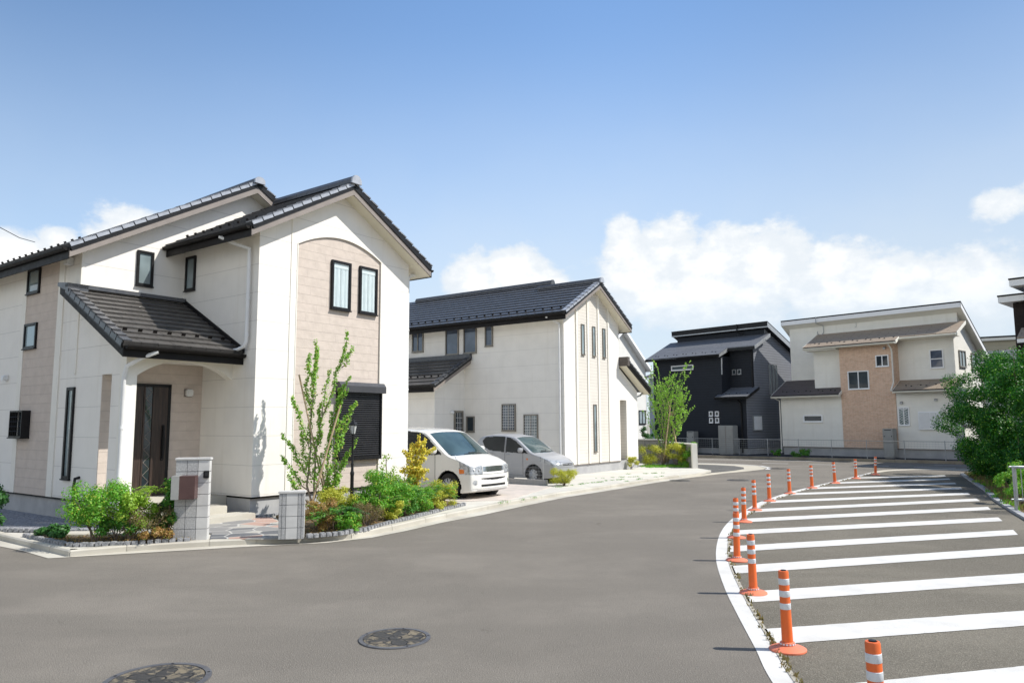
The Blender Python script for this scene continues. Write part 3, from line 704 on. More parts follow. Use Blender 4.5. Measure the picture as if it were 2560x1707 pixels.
    r4, t4, n4, Ls4, k4, rw4 = roofslope('rear_roof', h, (4.08+sd_, 2.62-ovb, zrr-SL*runc), Y, -X, Lb, runc, SL)
    verge(r4, (4.08+sd_, 2.62-ovb, zrr-SL*runc), t4, n4, -Y, Ls4, k4, rw4, drop=.022)
    ridge(r3, (ur, 2.62-ovb-.04, zrr+.05), (ur, 5.0, zrr-.02), X, endm=TILEV, h=.07)
    gutter(r3, (-2.05-sb-.11, 2.62-ovb+.02, zEb-.03), (-2.05-sb-.11, 9, zEb-.03), X)
    b = MB(); p0 = V(-2.05-sb, 2.62-ovb, zEb); p1 = V(ur, 2.62-ovb, zrr); p2 = V(4.08+sd_, 2.62-ovb, zrr-SL*runc)
    b.prism([p0-V(0, 0, .10), p1-V(0, 0, .10), p2-V(0, 0, .10), p2-V(0, 0, .21), p1-V(0, 0, .235), p0-V(0, 0, .21)], (0, .03, 0)); b.build('barge_board', BARGE, r3)
    b = MB(); b.prism([p0+V(0, .03, -.20), p1+V(0, .03, -.22), p2+V(0, .03, -.20), p2+V(0, .03, -.18), p1+V(0, .03, -.2), p0+V(0, .03, -.18)], (0, ovb, 0)); b.prism([(-2.05-sb, 2.62-ovb+.03, zEb-.212), (-2.05, 2.62-ovb+.03, zEb-.212+SL*sb), (-2.05, 2.62-ovb+.03, zEb-.19+SL*sb), (-2.05-sb, 2.62-ovb+.03, zEb-.19)], (0, 6.6, 0)); b.build('soffit', SOFFIT, r3)
    b = MB(); b.box((-2.05-sb-.012, 2.62-ovb, zEb-.235), (-2.05-sb+.012, 9, zEb-.03)); b.build('fascia', DARKM, r3)
    # porch lean-to
    slp = .53; v0, v1 = .40, 2.62; zp = 3.16; u0 = -2.29
    r5, t, nn, Ls, k, rw = roofslope('porch_roof', h, (u0, v0, zp), X, Y, -.01-u0, v1-v0, slp, row=.225, tile=TILEB)
    verge(r5, (u0, v0, zp), t, nn, -X, Ls, k, rw, wv=.14, drop=.12, m=TILE); guards(r5, (u0, v0, zp), X, t, nn, -u0, rw*2.25, sp=.27, start=.22)
    gutter(r5, (u0+.02, v0-.01, zp-.03), (-.02, v0-.01, zp-.03), -Y)
    b = MB(); b.box((u0, v0-.012, zp-.22), (0, v0+.012, zp-.03)); b.build('fascia', DARKM, r5)
    b = MB(); p0 = V(u0, v0, zp); p1 = V(u0, v1+.3, zp+slp*(v1+.3-v0)); b.prism([p0-V(0, 0, .05), p1-V(0, 0, .05), p1-V(0, 0, .22), p0-V(0, 0, .22)], (.03, 0, 0)); b.build('barge_board', DARKM, r5)
    b = MB(); b.prism([p0+V(.03, 0, -.20), p1+V(.03, 0, -.20), p1+V(.03, 0, -.18), p0+V(.03, 0, -.18)], (.36, 0, 0)); b.prism([(u0+.03, v0, zp-.21), (u0+.03, .74, zp-.21+slp*.34), (u0+.03, .74, zp-.195+slp*.34), (u0+.03, v0, zp-.195)], (-u0-.03, 0, 0)); b.build('soffit', SOFFIT, r5)
    b = MB(); zt = zp+slp*(v1-v0)+.055; b.box((u0-.04, v1-.13, zt-.03), (-.01, v1, zt+.045)); b.prism([(u0-.04, v1-.13, zt-.12), (u0-.04, v1+.32, zt+.03), (u0-.04, v1+.32, zt+.10), (u0-.04, v1-.13, zt+.045)], (.36, 0, 0)); b.build('flashing', TILE, r5)
    # side flashing on the u=0 wall
    b = MB(); b.prism([(-.03, v0-.04, zp+.0), (-.03, v1, zp+slp*(v1-v0)+.04), (-.03, v1, zp+slp*(v1-v0)+.13), (-.03, v0-.04, zp+.10)], (.028, 0, 0)); b.build('flashing', BLACKM, r5)
    # ---- windows
    g0 = ((0, 0, 0), (1, 0, 0), (0, -1, 0))     # gable face
    for a, bb in ((1.775, 2.31), (2.56, 3.09)):
        window(h, (0, .028, 0), X, -Y, a, bb, 4.22, 5.27, BLACKM, None, fw=.052, dep=.055, curtain=True)
    s0 = ((0, 0, 0), (0, -1, 0), (-1, 0, 0))    # face u=0 seen from the left; along -Y to the right
    window(h, (0, 0, 0), -Y, -X, -2.54, -2.17, 4.60, 5.33, BLACKM, GLASSM, fw=.05, dep=.04)
    window(h, (0, 2.62, 0), X, -Y, -1.03, -.685, 4.60, 5.32, BLACKM, GLASSM, fw=.05, dep=.045)
    window(h, (-2.06, 0, 0), -Y, -X, -5.0+.02, -4.39, 4.50, 5.02, BLACKM, GLASSM, fw=.05, dep=.04)
    window(h, (-2.06, 0, 0), -Y, -X, -4.97, -4.39, 3.36, 3.88, BLACKM, GLASSM, fw=.05, dep=.04)
    window(h, (-2.05, 0, 0), -Y, -X, -2.88, -2.58, .81, 2.51, BLACKM, GLASSM, fw=.06, dep=.04)
    w = window(h, (-2.06, 0, 0), -Y, -X, -5.05, -4.45, 1.56, 2.10, BLACKM, GLASSD, fw=.03, dep=.16, grille=(6, 5, .155, .006))
    vent(h, (-2.05, 0, 0), -Y, -X, -3.05, 5.0-.12, .15, WPIPE); vent(h, (-2.05, 0, 0), -Y, -X, -5.75, 2.75, .12, WPIPE)
    # shutter window
    b = MB(); sh = h; z0s, z1s = 1.06, 2.47; a0s, a1s = 1.99, 3.22
    fr = MB(); fr.box((a0s, -.09, z0s), (a0s+.05, .03, z1s)); fr.box((a1s-.05, -.09, z0s), (a1s, .03, z1s)); fr.box((a0s, -.09, z0s-.02), (a1s, .03, z0s+.06)); fo = fr.build('roller_shutter', BLACKM, h, bevel=.004)
    b = MB(); ns = 29
    for q in range(ns):
        zz = z0s+.06+(z1s-z0s-.06)*q/ns; dz = (z1s-z0s-.06)/ns
        b.prism([(a0s+.05, -.035, zz), (a0s+.05, -.062, zz+dz*.25), (a0s+.05, -.062, zz+dz*.78), (a0s+.05, -.040, zz+dz*.9), (a0s+.05, -.030, zz+dz), (a0s+.05, 0, zz+dz), (a0s+.05, 0, zz)], (a1s-a0s-.1, 0, 0))
    b.build('slats', noisy('shutter_slat', (.030, .031, .035), (.038, .038, .042), 4, .32, 0), fo)
    b = MB(); b.prism([(a0s-.04, .0, z1s), (a0s-.04, -.17, z1s), (a0s-.04, -.17, z1s+.14), (a0s-.04, -.10, z1s+.22), (a0s-.04, .0, z1s+.22)], (a1s-a0s+.08, 0, 0)); b.build('shutter_box', noisy('shutter_box_metal', (.055, .056, .062), (.065, .065, .07), 4, .35, 0), fo, bevel=.006)
    # front door
    d = MB(); da, db, zd0, zd1 = -1.78, -.66, .47, 2.58
    d.box((da, 1.735, zd0), (da+.06, 1.775, zd1)); d.box((db-.06, 1.735, zd0), (db, 1.775, zd1)); d.box((da, 1.735, zd1-.06), (db, 1.775, zd1)); do = d.build('front_door', BLACKM, h)
    def woodb(t):
        g = t.noise(4, 6, .6, scale=(9, 9, .6)); t.col(t.mix(t.rng(g, .3, .7), (.020, .014, .012), (.058, .036, .027))); t.bump(g, .2, .004)
    WOOD = mat('dark_wood_door', (.06, .04, .03), .4, build=woodb)
    b = MB(); b.box((da+.06, 1.74, zd0), (-1.20, 1.772, zd1-.06)); b.box((-1.195, 1.735, zd0), (-1.16, 1.765, zd1-.06)); b.box((-1.02, 1.735, zd0), (db-.06, 1.765, zd1-.06)); b.box((-1.16, 1.745, zd0), (-1.02, 1.77, zd0+.05)); b.build('door_leaf', WOOD, do, bevel=.004)
    MB().box((-1.158, 1.752, zd0+.05), (-1.022, 1.768, zd1-.06)).build('door_glass', GLASSD, do)
    b = MB()
    for q in range(8):
        z = zd0+.15+q*.24; b.tube([(-1.15, 1.748, z), (-1.03, 1.748, z+.12), (-1.15, 1.748, z+.24)], .004, 5)
    b.build('door_lattice', BARGE, do)
    b = MB(); b.tube([(-.80, 1.69, 1.15), (-.80, 1.68, 1.35), (-.80, 1.68, 1.6), (-.80, 1.69, 1.78)], .018, 8); b.tube([(-.80, 1.74, 1.2), (-.80, 1.69, 1.2)], .014, 6); b.tube([(-.80, 1.74, 1.72), (-.80, 1.69, 1.72)], .014, 6); b.box((-.825, 1.725, 1.12), (-.775, 1.74, 1.80)); b.build('door_handle', BLACKM, do, smooth=True)
    b = MB(); b.box((-.375, 1.66, 2.36), (-.235, 1.745, 2.50)); lo = b.build('porch_light', noisy('lamp_opal', (.72, .72, .70), (.68, .68, .66), 4, .4, 0), h, bevel=.02); MB().box((-.385, 1.745, 2.35), (-.225, 1.77, 2.51)).build('lamp_back', BARGE, lo)
    # downpipes
    pipe(h, [(-.47, .62, zE-.10), (-.30, .42, zE-.22), (-.075, .22, 5.18), (-.07, .22, 4.9), (-.07, .22, 3.38), (-.09, .26, 3.28), (-.14, .40, 3.22), (-.20, .55, 3.20)], .036, clips=[(-.07, .22, 4.2), (-.07, .22, 3.5)])
    pipe(h, [(4.1+.40, .10, zE-.11), (4.25, .08, zE-.17), (4.155, .07, zE-.26), (4.15, .07, 4.8), (4.15, .07, .15)], .036, clips=[(4.15, .07, 4.0), (4.15, .07, 2.6), (4.15, .07, 1.2)])
    pipe(h, [(-1.72, .33, zp-.10), (-1.95, .45, zp-.22), (-2.10, .62, zp-.36), (-2.10, .70, zp-.55), (-2.10, .70, .15)], .036, clips=[(-2.10, .70, 1.75), (-2.10, .70, .7)])
    b = MB().tube([(-2.05, 2.22, .86), (-2.13, 2.22, .84), (-2.14, 2.22, .72), (-2.14, 2.22, .3)], .028, 8); b.build('drain_elbow', BLACKM, h, smooth=True)
    return h
house_near()
# ================================================================== HOUSE 2
def house_mid():
    h = thing('white_house', 'second white house with three slim upper windows and beige strips on its gable', 'house', C2, A_YAW)
    ft = .42; W_ = 3.9; ap = 6.66; zt = 5.55
    b = MB(); b.box((.03, .03, .05), (5.30, 9.5, ft)); b.box((-1.58, 4.33, .05), (.1, 9.5, ft)); b.build('foundation', CONC, h)
    MB().box((-.01, -.01, ft-.03), (3.9, .03, ft)).build('drip_trim', BARGE, h)
    b = MB(); b.prism([(0, 0, ft), (3.9, 0, ft), (3.9, 0, zt), (1.95, 0, ap), (0, 0, zt)], (0, 2.1, 0))
    b.prism([(0, 2.1, ft), (5.0, 2.1, ft), (5.0, 2.1, 5.55), (2.42, 2.1, 6.93), (0, 2.1, zt)], (0, 7.4, 0))
    b.prism([(4.42, 0, ft), (5.33, 0, ft), (5.33, 0, 3.02), (3.88, 0, 3.85), (3.88, 0, 2.65), (4.42, 0, 2.65)], (0, 2.12, 0))
    b.box((3.88, 1.5, ft), (5.3, 2.15, 3.0))
    b.prism([(-1.62, 4.3, ft), (.02, 4.3, ft), (.02, 4.3, 4.0), (-1.62, 4.3, 3.05)], (0, 5.2, 0))
    b.build('wall', WHITE2, h)
    b = MB()
    zz = lambda u: zt+(ap-zt)*(1-abs(u-1.95)/1.95)-.02
    for u in (.80, 1.56, 2.30, 3.04): b.box((u-.055, -.045, ft), (u+.055, .01, zz(u)))
    b.build('pilaster', TRIM, h)
    b = MB()
    for u, w in ((.80, 1.56), (1.56, 2.30), (2.30, 3.04)):
        b.prism([(u+.05, -.012, ft), (w-.05, -.012, ft), (w-.05, -.012, zz(w-.05)), (u+.05, -.012, zz(u+.05))] if not (u < 1.95 < w) else [(u+.05, -.012, ft), (w-.05, -.012, ft), (w-.05, -.012, zz(w-.05)), (1.95, -.012, zz(1.95)), (u+.05, -.012, zz(u+.05))], (0, .02, 0))
    b.build('beige_strip', BEIGE2, h)
    MB().box((4.41, .02, ft), (4.425, 1.5, 2.65)).build('porch_jamb', BEIGE2, h)
    b = MB(); b.box((3.95, 0.05, .05), (5.3, 1.5, ft)); b.build('porch_floor', CONCW, h)
    ov, sd_ = .34, .42; zE = zt+.12-SL*sd_; L1 = 2.1+ov; run = 1.95+sd_
    Lm = 9.5+ov; runm = 2.42+sd_
    # left slope: one plane for the front gable and the taller rear part
    r1, t, nn, Ls, k, rw = roofslope('front_roof', h, (-sd_, -ov, zE), Y, X, L1, run, SL)
    verge(r1, (-sd_, -ov, zE), t, nn, -Y, Ls, k, rw)
    r3, t3, n3, Ls3, k3, rw3 = roofslope('main_roof', h, (-sd_, -ov+L1, zE), Y, X, Lm-L1, runm, SL, row=Ls/k)
    guards(r3, (-sd_, -ov, zE), Y, t, nn, Lm, rw*1.3, sp=.36, start=.35)
    r2, t2, n2, Ls2, k2, rw2 = roofslope('front_roof', h, (W_+sd_, -ov, zE), Y, -X, L1+.4, run, SL)
    verge(r2, (W_+sd_, -ov, zE), t2, n2, -Y, Ls2, k2, rw2, drop=.022); guards(r2, (W_+sd_, -ov, zE), Y, t2, n2, .9, rw2*1.2, sp=.3, start=.1)
    ridge(r1, (1.95, -ov-.04, zE+SL*run+.06), (1.95, 2.3, zE+SL*run+.06), X, endm=TILEV)
    ridge(r3, (2.42, L1-ov-.1, zE+SL*runm+.06), (2.42, 9.0, zE+SL*runm+.06), X, endm=TILE)
    b = MB(); p = [(2.42, L1-ov, zE+SL*runm-.02), (5.4, L1-ov, zE+SL*runm-.02-SL*2.98), (5.4, 9.5, zE+SL*runm-.02-SL*2.98), (2.42, 9.5, zE+SL*runm-.02)]; b.prism(p, (0, 0, .06)); b.build('rear_roof', TILE, h)
    gutter(r1, (-sd_-.11, -ov+.02, zE-.03), (-sd_-.11, 9.5, zE-.03), X); gutter(r2, (W_+sd_-.01, -ov+.02, zE-.03), (W_+sd_-.01, 2.2, zE-.03), X)
    for rr, s0, sgn in ((r1, -sd_, 1), (r2, W_+sd_, -1)):
        b = MB(); p0 = V(s0, -ov, zE); p1 = V(1.95, -ov, zE+SL*run)
        b.prism([p0-V(0, 0, .10), p1-V(0, 0, .10), p1-V(0, 0, .225), p0-V(0, 0, .21)], (0, .03, 0)); b.build('barge_board', BARGE, rr)
        b = MB(); b.prism([p0+V(0, .03, -.20), p1+V(0, .03, -.21), p1+V(0, .03, -.19), p0+V(0, .03, -.18)], (0, ov, 0))
        b.prism([(s0, -ov+.03, zE-.212), (s0+sgn*sd_, -ov+.03, zE-.212+SL*sd_), (s0+sgn*sd_, -ov+.03, zE-.19+SL*sd_), (s0, -ov+.03, zE-.19)], (0, (2.1 if sgn < 0 else 9.5)+ov-.03, 0)); b.build('soffit', SOFFIT, rr)
        b = MB(); b.box((s0-.012*sgn, -ov, zE-.235), (s0+.012*sgn, 2.1 if sgn < 0 else 9.5, zE-.03)); b.build('fascia', DARKM, rr)
    # right lean-to
    ue, ze = 5.85, 3.10; sl = .53
    r5, t, nn, Ls, k, rw = roofslope('porch_roof', h, (ue, -.34, ze), Y, -X, 2.6, ue-3.9, sl)
    verge(r5, (ue, -.34, ze), t, nn, -Y, Ls, k, rw, drop=.022); guards(r5, (ue, -.34, ze), Y, t, nn, .6, rw*2.2, sp=.3, start=.1)
    b = MB(); p0 = V(ue, -.34, ze); p1 = V(3.9, -.34, ze+sl*(ue-3.9)); b.prism([p0-V(0, 0, .05), p1-V(0, 0, .05), p1-V(0, 0, .23), p0-V(0, 0, .21)], (0, .03, 0)); b.build('barge_board', DARKM, r5)
    b = MB(); b.prism([p0+V(0, .03, -.2), p1+V(0, .03, -.2), p1+V(0, .03, -.18), p0+V(0, .03, -.18)], (0, .33, 0)); b.build('soffit', SOFFIT, r5)
    gutter(r5, (ue-.01, -.32, ze-.03), (ue-.01, 2.2, ze-.03), X)
    b = MB(); b.box((3.88, -.37, ze+sl*(ue-3.9)-.22), (4.05, .0, ze+sl*(ue-3.9)+.12)); b.build('flashing', noisy('brown_flashing', (.10, .085, .075), (.08, .068, .06), 4, .6, 0), r5)
    # left annex lean-to, eave facing -X
    ue, ze = -2.02, 3.10
    r6, t, nn, Ls, k, rw = roofslope('annex_roof', h, (ue, 3.98, ze), Y, X, 5.5, -ue-.02, .55, tile=TILEB)
    verge(r6, (ue, 3.98, ze), t, nn, -Y, Ls, k, rw, m=TILE); guards(r6, (ue, 3.98, ze), Y, t, nn, 5.5, rw*2.2, sp=.33, start=.25)
    b = MB(); p0 = V(ue, 3.98, ze); p1 = V(-.02, 3.98, ze+.55*2.0); b.prism([p0-V(0, 0, .05), p1-V(0, 0, .05), p1-V(0, 0, .23), p0-V(0, 0, .21)], (0, .03, 0)); b.build('barge_board', BARGE, r6)
    b = MB(); b.prism([p0+V(0, .03, -.2), p1+V(0, .03, -.2), p1+V(0, .03, -.18), p0+V(0, .03, -.18)], (0, .3, 0)); b.prism([(ue, 4.02, ze-.21), (-1.6, 4.02, ze-.21+.55*.42), (-1.6, 4.02, ze-.19+.55*.42), (ue, 4.02, ze-.19)], (0, 5.4, 0)); b.build('soffit', SOFFIT, r6)
    b = MB(); b.box((ue-.012, 3.98, ze-.22), (ue+.012, 9.5, ze-.03)); b.build('fascia', DARKM, r6)
    gutter(r6, (ue-.11, 4.0, ze-.03), (ue-.11, 9.5, ze-.03), X)
    MB().box((-.15, 3.94, ze+1.06), (-.003, 9.5, ze+1.22)).build('flashing', TILE, r6)
    # windows on the gable
    for a, c in ((1.10, 1.32), (1.87, 2.08), (2.61, 2.82)): window(h, (0, -.012, 0), X, -Y, a, c, 4.15, 5.22, BRONZE, GLASSM, fw=.028, dep=.035)
    window(h, (0, -.012, 0), X, -Y, 1.87, 2.08, .80, 2.45, BRONZE, GLASSM, fw=.028, dep=.035)
    # windows on the long shaded wall
    q = ((0, 0, 0), -Y, -X)
    window(h, *q, -6.93, -6.34, 4.55, 5.32, BRONZE, GLASSB, fw=.045, sash=.5)
    for a, c, z0, z1 in ((-5.21, -4.57, 4.34, 5.31), (-4.33, -3.72, 4.35, 5.31), (-3.33, -2.97, 4.55, 5.30)): window(h, *q, a, c, z0, z1, BRONZE, GLASSB, fw=.045)
    window(h, *q, -4.18, -3.81, 1.50, 2.06, BRONZE, GLASSD, fw=.045)
    window(h, *q, -2.58, -1.98, 1.54, 2.47, BRONZE, GLASSB, fw=.04, sash=.5, grille=(7, 9, .06, .007))
    window(h, *q, -1.64, -1.05, 1.15, 2.10, BRONZE, GLASSM, fw=.04, sash=.5, grille=(7, 9, .06, .007))
    vent(h, (0, 0, 0), -Y, -X, -3.02, 5.36, .16)
    window(h, (0, 4.3, 0), X, -Y, -.60, -.10, .50, 2.26, BRONZE, GLASSD, fw=.07, dep=.05, grille=(4, 9, .05, .007), kind='back_door')
    b = MB(); b.lathe([(0, -.12), (.05, -.11), (.075, -.06), (.05, -.01), (.05, 0)], (-.74, 4.3, 2.2), 16, axis='y'); b.build('wall_light', WPIPE, h, smooth=True)
    pipe(h, [(-.45, .42, zE-.1), (-.25, .25, zE-.2), (-.06, .14, zE-.32), (-.06, .14, 4.5), (-.06, .14, .1)], .036, clips=[(-.06, .14, 3.6), (-.06, .14, 2.0)])
    pipe(h, [(W_+.40, .1, zE-.11), (W_+.2, .08, zE-.2), (W_+.05, .06, zE-.27), (W_+.05, .06, 4.8), (W_+.05, .06, 4.1)], .033, m=GREYMET)
    pipe(h, [(ue*0+5.80, -.05, 3.0), (5.6, .0, 2.86), (5.38, .06, 2.80), (5.38, .06, 2.6), (5.38, .06, .1)], .033, m=GREYMET)
    return h
house_mid()
# ================================================================== TAN HOUSE AND CHARCOAL HOUSE
def thinroof(par, name, P0, e, up, L, run, slope, m, th=.05, fm=CREAML, gut=True, fh=.10, gl=None):
    P0, e, up = Vector(P0), Vector(e), Vector(up); t = (up+V(0, 0, slope)); n = V(0, 0, 1)
    b = MB(); b.prism([P0, P0+e*L, P0+e*L+t*run, P0+t*run], n*th); o = b.build(name, m, par)
    MB().obox(P0-up*.012-n*fh, e*L, up*.03, n*(fh-.004)).build('fascia', fm, o)
    b = MB(); b.obox(P0-e*.03-n*.10, e*.028, t*run, n*(.10+th-.005)); b.obox(P0+e*(L+.002)-n*.10, e*.028, t*run, n*(.10+th-.005)); b.build('barge_board', fm, o)
    if gut: gutter(o, P0-n*.02+e*.02, P0+e*(L-.02)-n*.02, -up, .055, fm)
    MB().obox(P0-up*.10+n*(th-.02)*0+V(0, 0, .012), e*L, up*.1, n*.02).build('drip_edge', BLACKM, o)
    k = 0; x = .45
    while x < L-.15:
        g = P0+e*x+t*(.32 if k % 2 else .40)+n*th
        if k == 0: g0 = MB().obox(-e*.035, e*.07, t*.02, n*.03).build('snow_guard', BLACKM, o); g0.location = g
        else:
            gg = g0.copy(); S.collection.objects.link(gg); gg.parent = o; gg.location = g
        x += .26 if k % 2 == 0 else .38; k += 1
    return o
def house_tan():
    h = thing('tan_house', 'cream house with an orange brick centre bay and brown slate roofs across the road', 'house', T0, T_YAW)
    f0 = .55
    b = MB(); b.box((.04, .04, .05), (8.18, 4.6, f0)); b.build('foundation', CONC, h)
    b = MB(); b.box((-.01, -.02, f0-.04), (8.22, .04, f0)); b.build('drip_trim', BARGE, h)
    b = MB()
    b.box((0, 0, f0), (3.215, 1.3, 3.1)); b.box((5.785, 0, f0), (8.2, 1.3, 3.12))
    b.box((1.75, .3, 3.0), (3.23, 3, 5.45)); b.box((5.70, .6, 3.12), (8.2, 1.3, 5.80))
    b.prism([(0, 1.3, f0), (0, 1.3, 7.0), (0, 4.3, 5.2), (0, 4.3, f0)], (8.2, 0, 0))
    b.build('wall', CREAM, h)
    MB().box((3.22, -.03, f0), (5.78, 2.5, 5.50)).build('brick_bay', BRICK, h)
    thinroof(h, 'low_left_roof', (-.33, -.38, 3.14), X, Y, 3.58, 1.68, .50, SLATED)
    thinroof(h, 'low_right_roof', (5.80, -.38, 3.22), X, Y, 2.72, .98, .50, SLATEB)
    r = thinroof(h, 'upper_front_roof', (1.55, -.42, 5.55), X, Y, 4.50, 1.74, .47, SLATEB)
    b = MB(); b.prism([(6.05, .02, 5.755), (8.52, .02, 5.755), (8.52, 1.32, 6.37), (6.05, 1.32, 6.37)], (0, 0, .05)); b.build('upper_right_roof', SLATEB, h)
    b = MB(); b.box((6.05, -.01, 5.65), (8.52, .02, 5.75)); b.box((8.50, .02, 5.65), (8.53, .05, 5.80)); b.prism([(8.525, .0, 5.66), (8.525, 1.32, 6.27), (8.525, 1.32, 6.41), (8.525, .0, 5.80)], (.03, 0, 0)); b.build('upper_right_fascia', CREAML, h)
    gutter(h, (6.1, 0.0, 5.72), (8.5, 0.0, 5.72), -Y, .055, CREAML)
    b = MB(); b.box((1.6, -.38, 5.40), (3.2, .3, 5.43)); b.box((6.0, .0, 5.64), (8.5, .6, 5.66)); b.build('soffit', CREAML, h)
    # tall single-pitch roof falling to the rear
    sb = .60; b = MB(); b.prism([(-.28, .90, 7.24), (8.52, .90, 7.24), (8.52, 4.75, 7.24-sb*3.85), (-.28, 4.75, 7.24-sb*3.85)], (0, 0, .06)); ro = b.build('main_roof', BLACKM, h)
    b = MB(); b.box((-.27, .905, 7.02), (8.51, .935, 7.23)); b.prism([(8.48, .905, 7.02), (8.48, .905, 7.235), (8.48, 4.74, 7.235-sb*3.84), (8.48, 4.74, 7.02-sb*3.84)], (.03, 0, 0)); b.prism([(-.28, .905, 7.02), (-.28, .905, 7.235), (-.28, 4.74, 7.235-sb*3.84), (-.28, 4.74, 7.02-sb*3.84)], (.03, 0, 0)); b.build('fascia', ALUW, ro)
    b = MB(); b.prism([(-.25, .935, 7.05), (8.48, .935, 7.05), (8.48, 4.7, 7.05-sb*3.77), (-.25, 4.7, 7.05-sb*3.77)], (0, 0, .02)); b.build('soffit', CREAML, ro)
    # windows
    q = ((0, 0, 0), X, -Y); qb = ((0, -.03, 0), X, -Y)
    window(h, *q, 1.20, 2.22, 1.80, 2.16, ALUW, GLASSD, fw=.06)
    window(h, *qb, 3.60, 4.62, 3.38, 4.28, ALUW, GLASSD, fw=.05, sash=.5)
    window(h, *qb, 4.97, 5.58, 4.42, 4.98, ALUW, GLASSD, fw=.05, sash=.5)
    window(h, (0, .6, 0), X, -Y, 7.16, 7.75, 4.25, 5.12, ALUW, GLASSB, fw=.05, hbars=(.5,))
    w = window(h, *q, 5.84, 6.34, 1.62, 2.48, ALUW, GLASSM, fw=.05, sash=.5)
    b = MB()
    for k in range(7):
        z0 = 1.68+k*.115
        for a0, a1, s in ((5.9, 6.28, 1), (6.28, 5.9, 1)): b.tube([(a0, -.055, z0), (a1, -.055, min(z0+.28, 2.42) if z0+.28 <= 2.42 else 2.42)], .008, 4)
    b.build('lattice', ALUW, w)
    b = MB(); b.box((6.72, -.08, 1.42), (7.74, .01, 2.26)); lv = b.build('louvre_shutter', ALUW, h, bevel=.01)
    b = MB()
    for s0, s1 in ((6.76, 7.21), (7.25, 7.70)):
        for k in range(13): b.prism([(s0, -.082, 1.49+k*.056), (s0, -.095, 1.495+k*.056), (s0, -.082, 1.535+k*.056)], (s1-s0, 0, 0))
    b.build('slats', WPIPE, lv)
    e, nn = V(0, 1, 0), V(1, 0, 0)
    window(h, (8.2, 0, 0), e, nn, 1.15, 2.05, 4.30, 5.08, BRONZE, GLASSM, fw=.05, sash=.5)
    window(h, (8.2, 0, 0), e, nn, 2.9, 3.6, 4.25, 5.05, BRONZE, GLASSM, fw=.05)
    window(h, (8.2, 0, 0), e, nn, 1.1, 2.4, 1.6, 2.5, BRONZE, GLASSM, fw=.05, sash=.5)
    for a, z in ((5.42, 5.25), (6.02, 2.62), (7.50, 2.72)): vent(h, (0, -.03, 0) if a < 5.7 else (0, 0, 0), X, -Y, a, z, .12)
    pipe(h, [(5.70, -.34, 5.44), (5.72, -.12, 5.28), (5.74, -.07, 5.1), (5.74, -.07, 4.0), (5.74, -.07, 3.65), (5.66, -.20, 3.3), (5.70, -.3, 3.25)], .035, m=TRIM)
    pipe(h, [(8.26, 4.3, 4.9), (8.26, 4.3, 3.2), (8.26, 4.3, .2)], .035, m=TRIM); pipe(h, [(-.2, -.3, 3.06), (-.05, -.05, 2.92), (-.05, -.05, 2.6), (-.05, -.05, .2)], .03, m=TRIM)
    b = MB(); b.tube([(1.72, .80, 7.3), (1.72, .82, 6.95), (1.90, 1.24, 6.85), (1.92, 1.24, 6.5), (1.82, 1.24, 6.37), (1.68, 1.24, 6.36), (1.58, 1.24, 6.45), (1.58, 1.24, 6.58)], .022, 6); b.tube([(3.6, 1.27, 7.0), (3.6, 1.27, 6.62), (3.52, 1.25, 6.6)], .010, 5); b.build('service_cable', GREYMET, h, smooth=True)
house_tan()
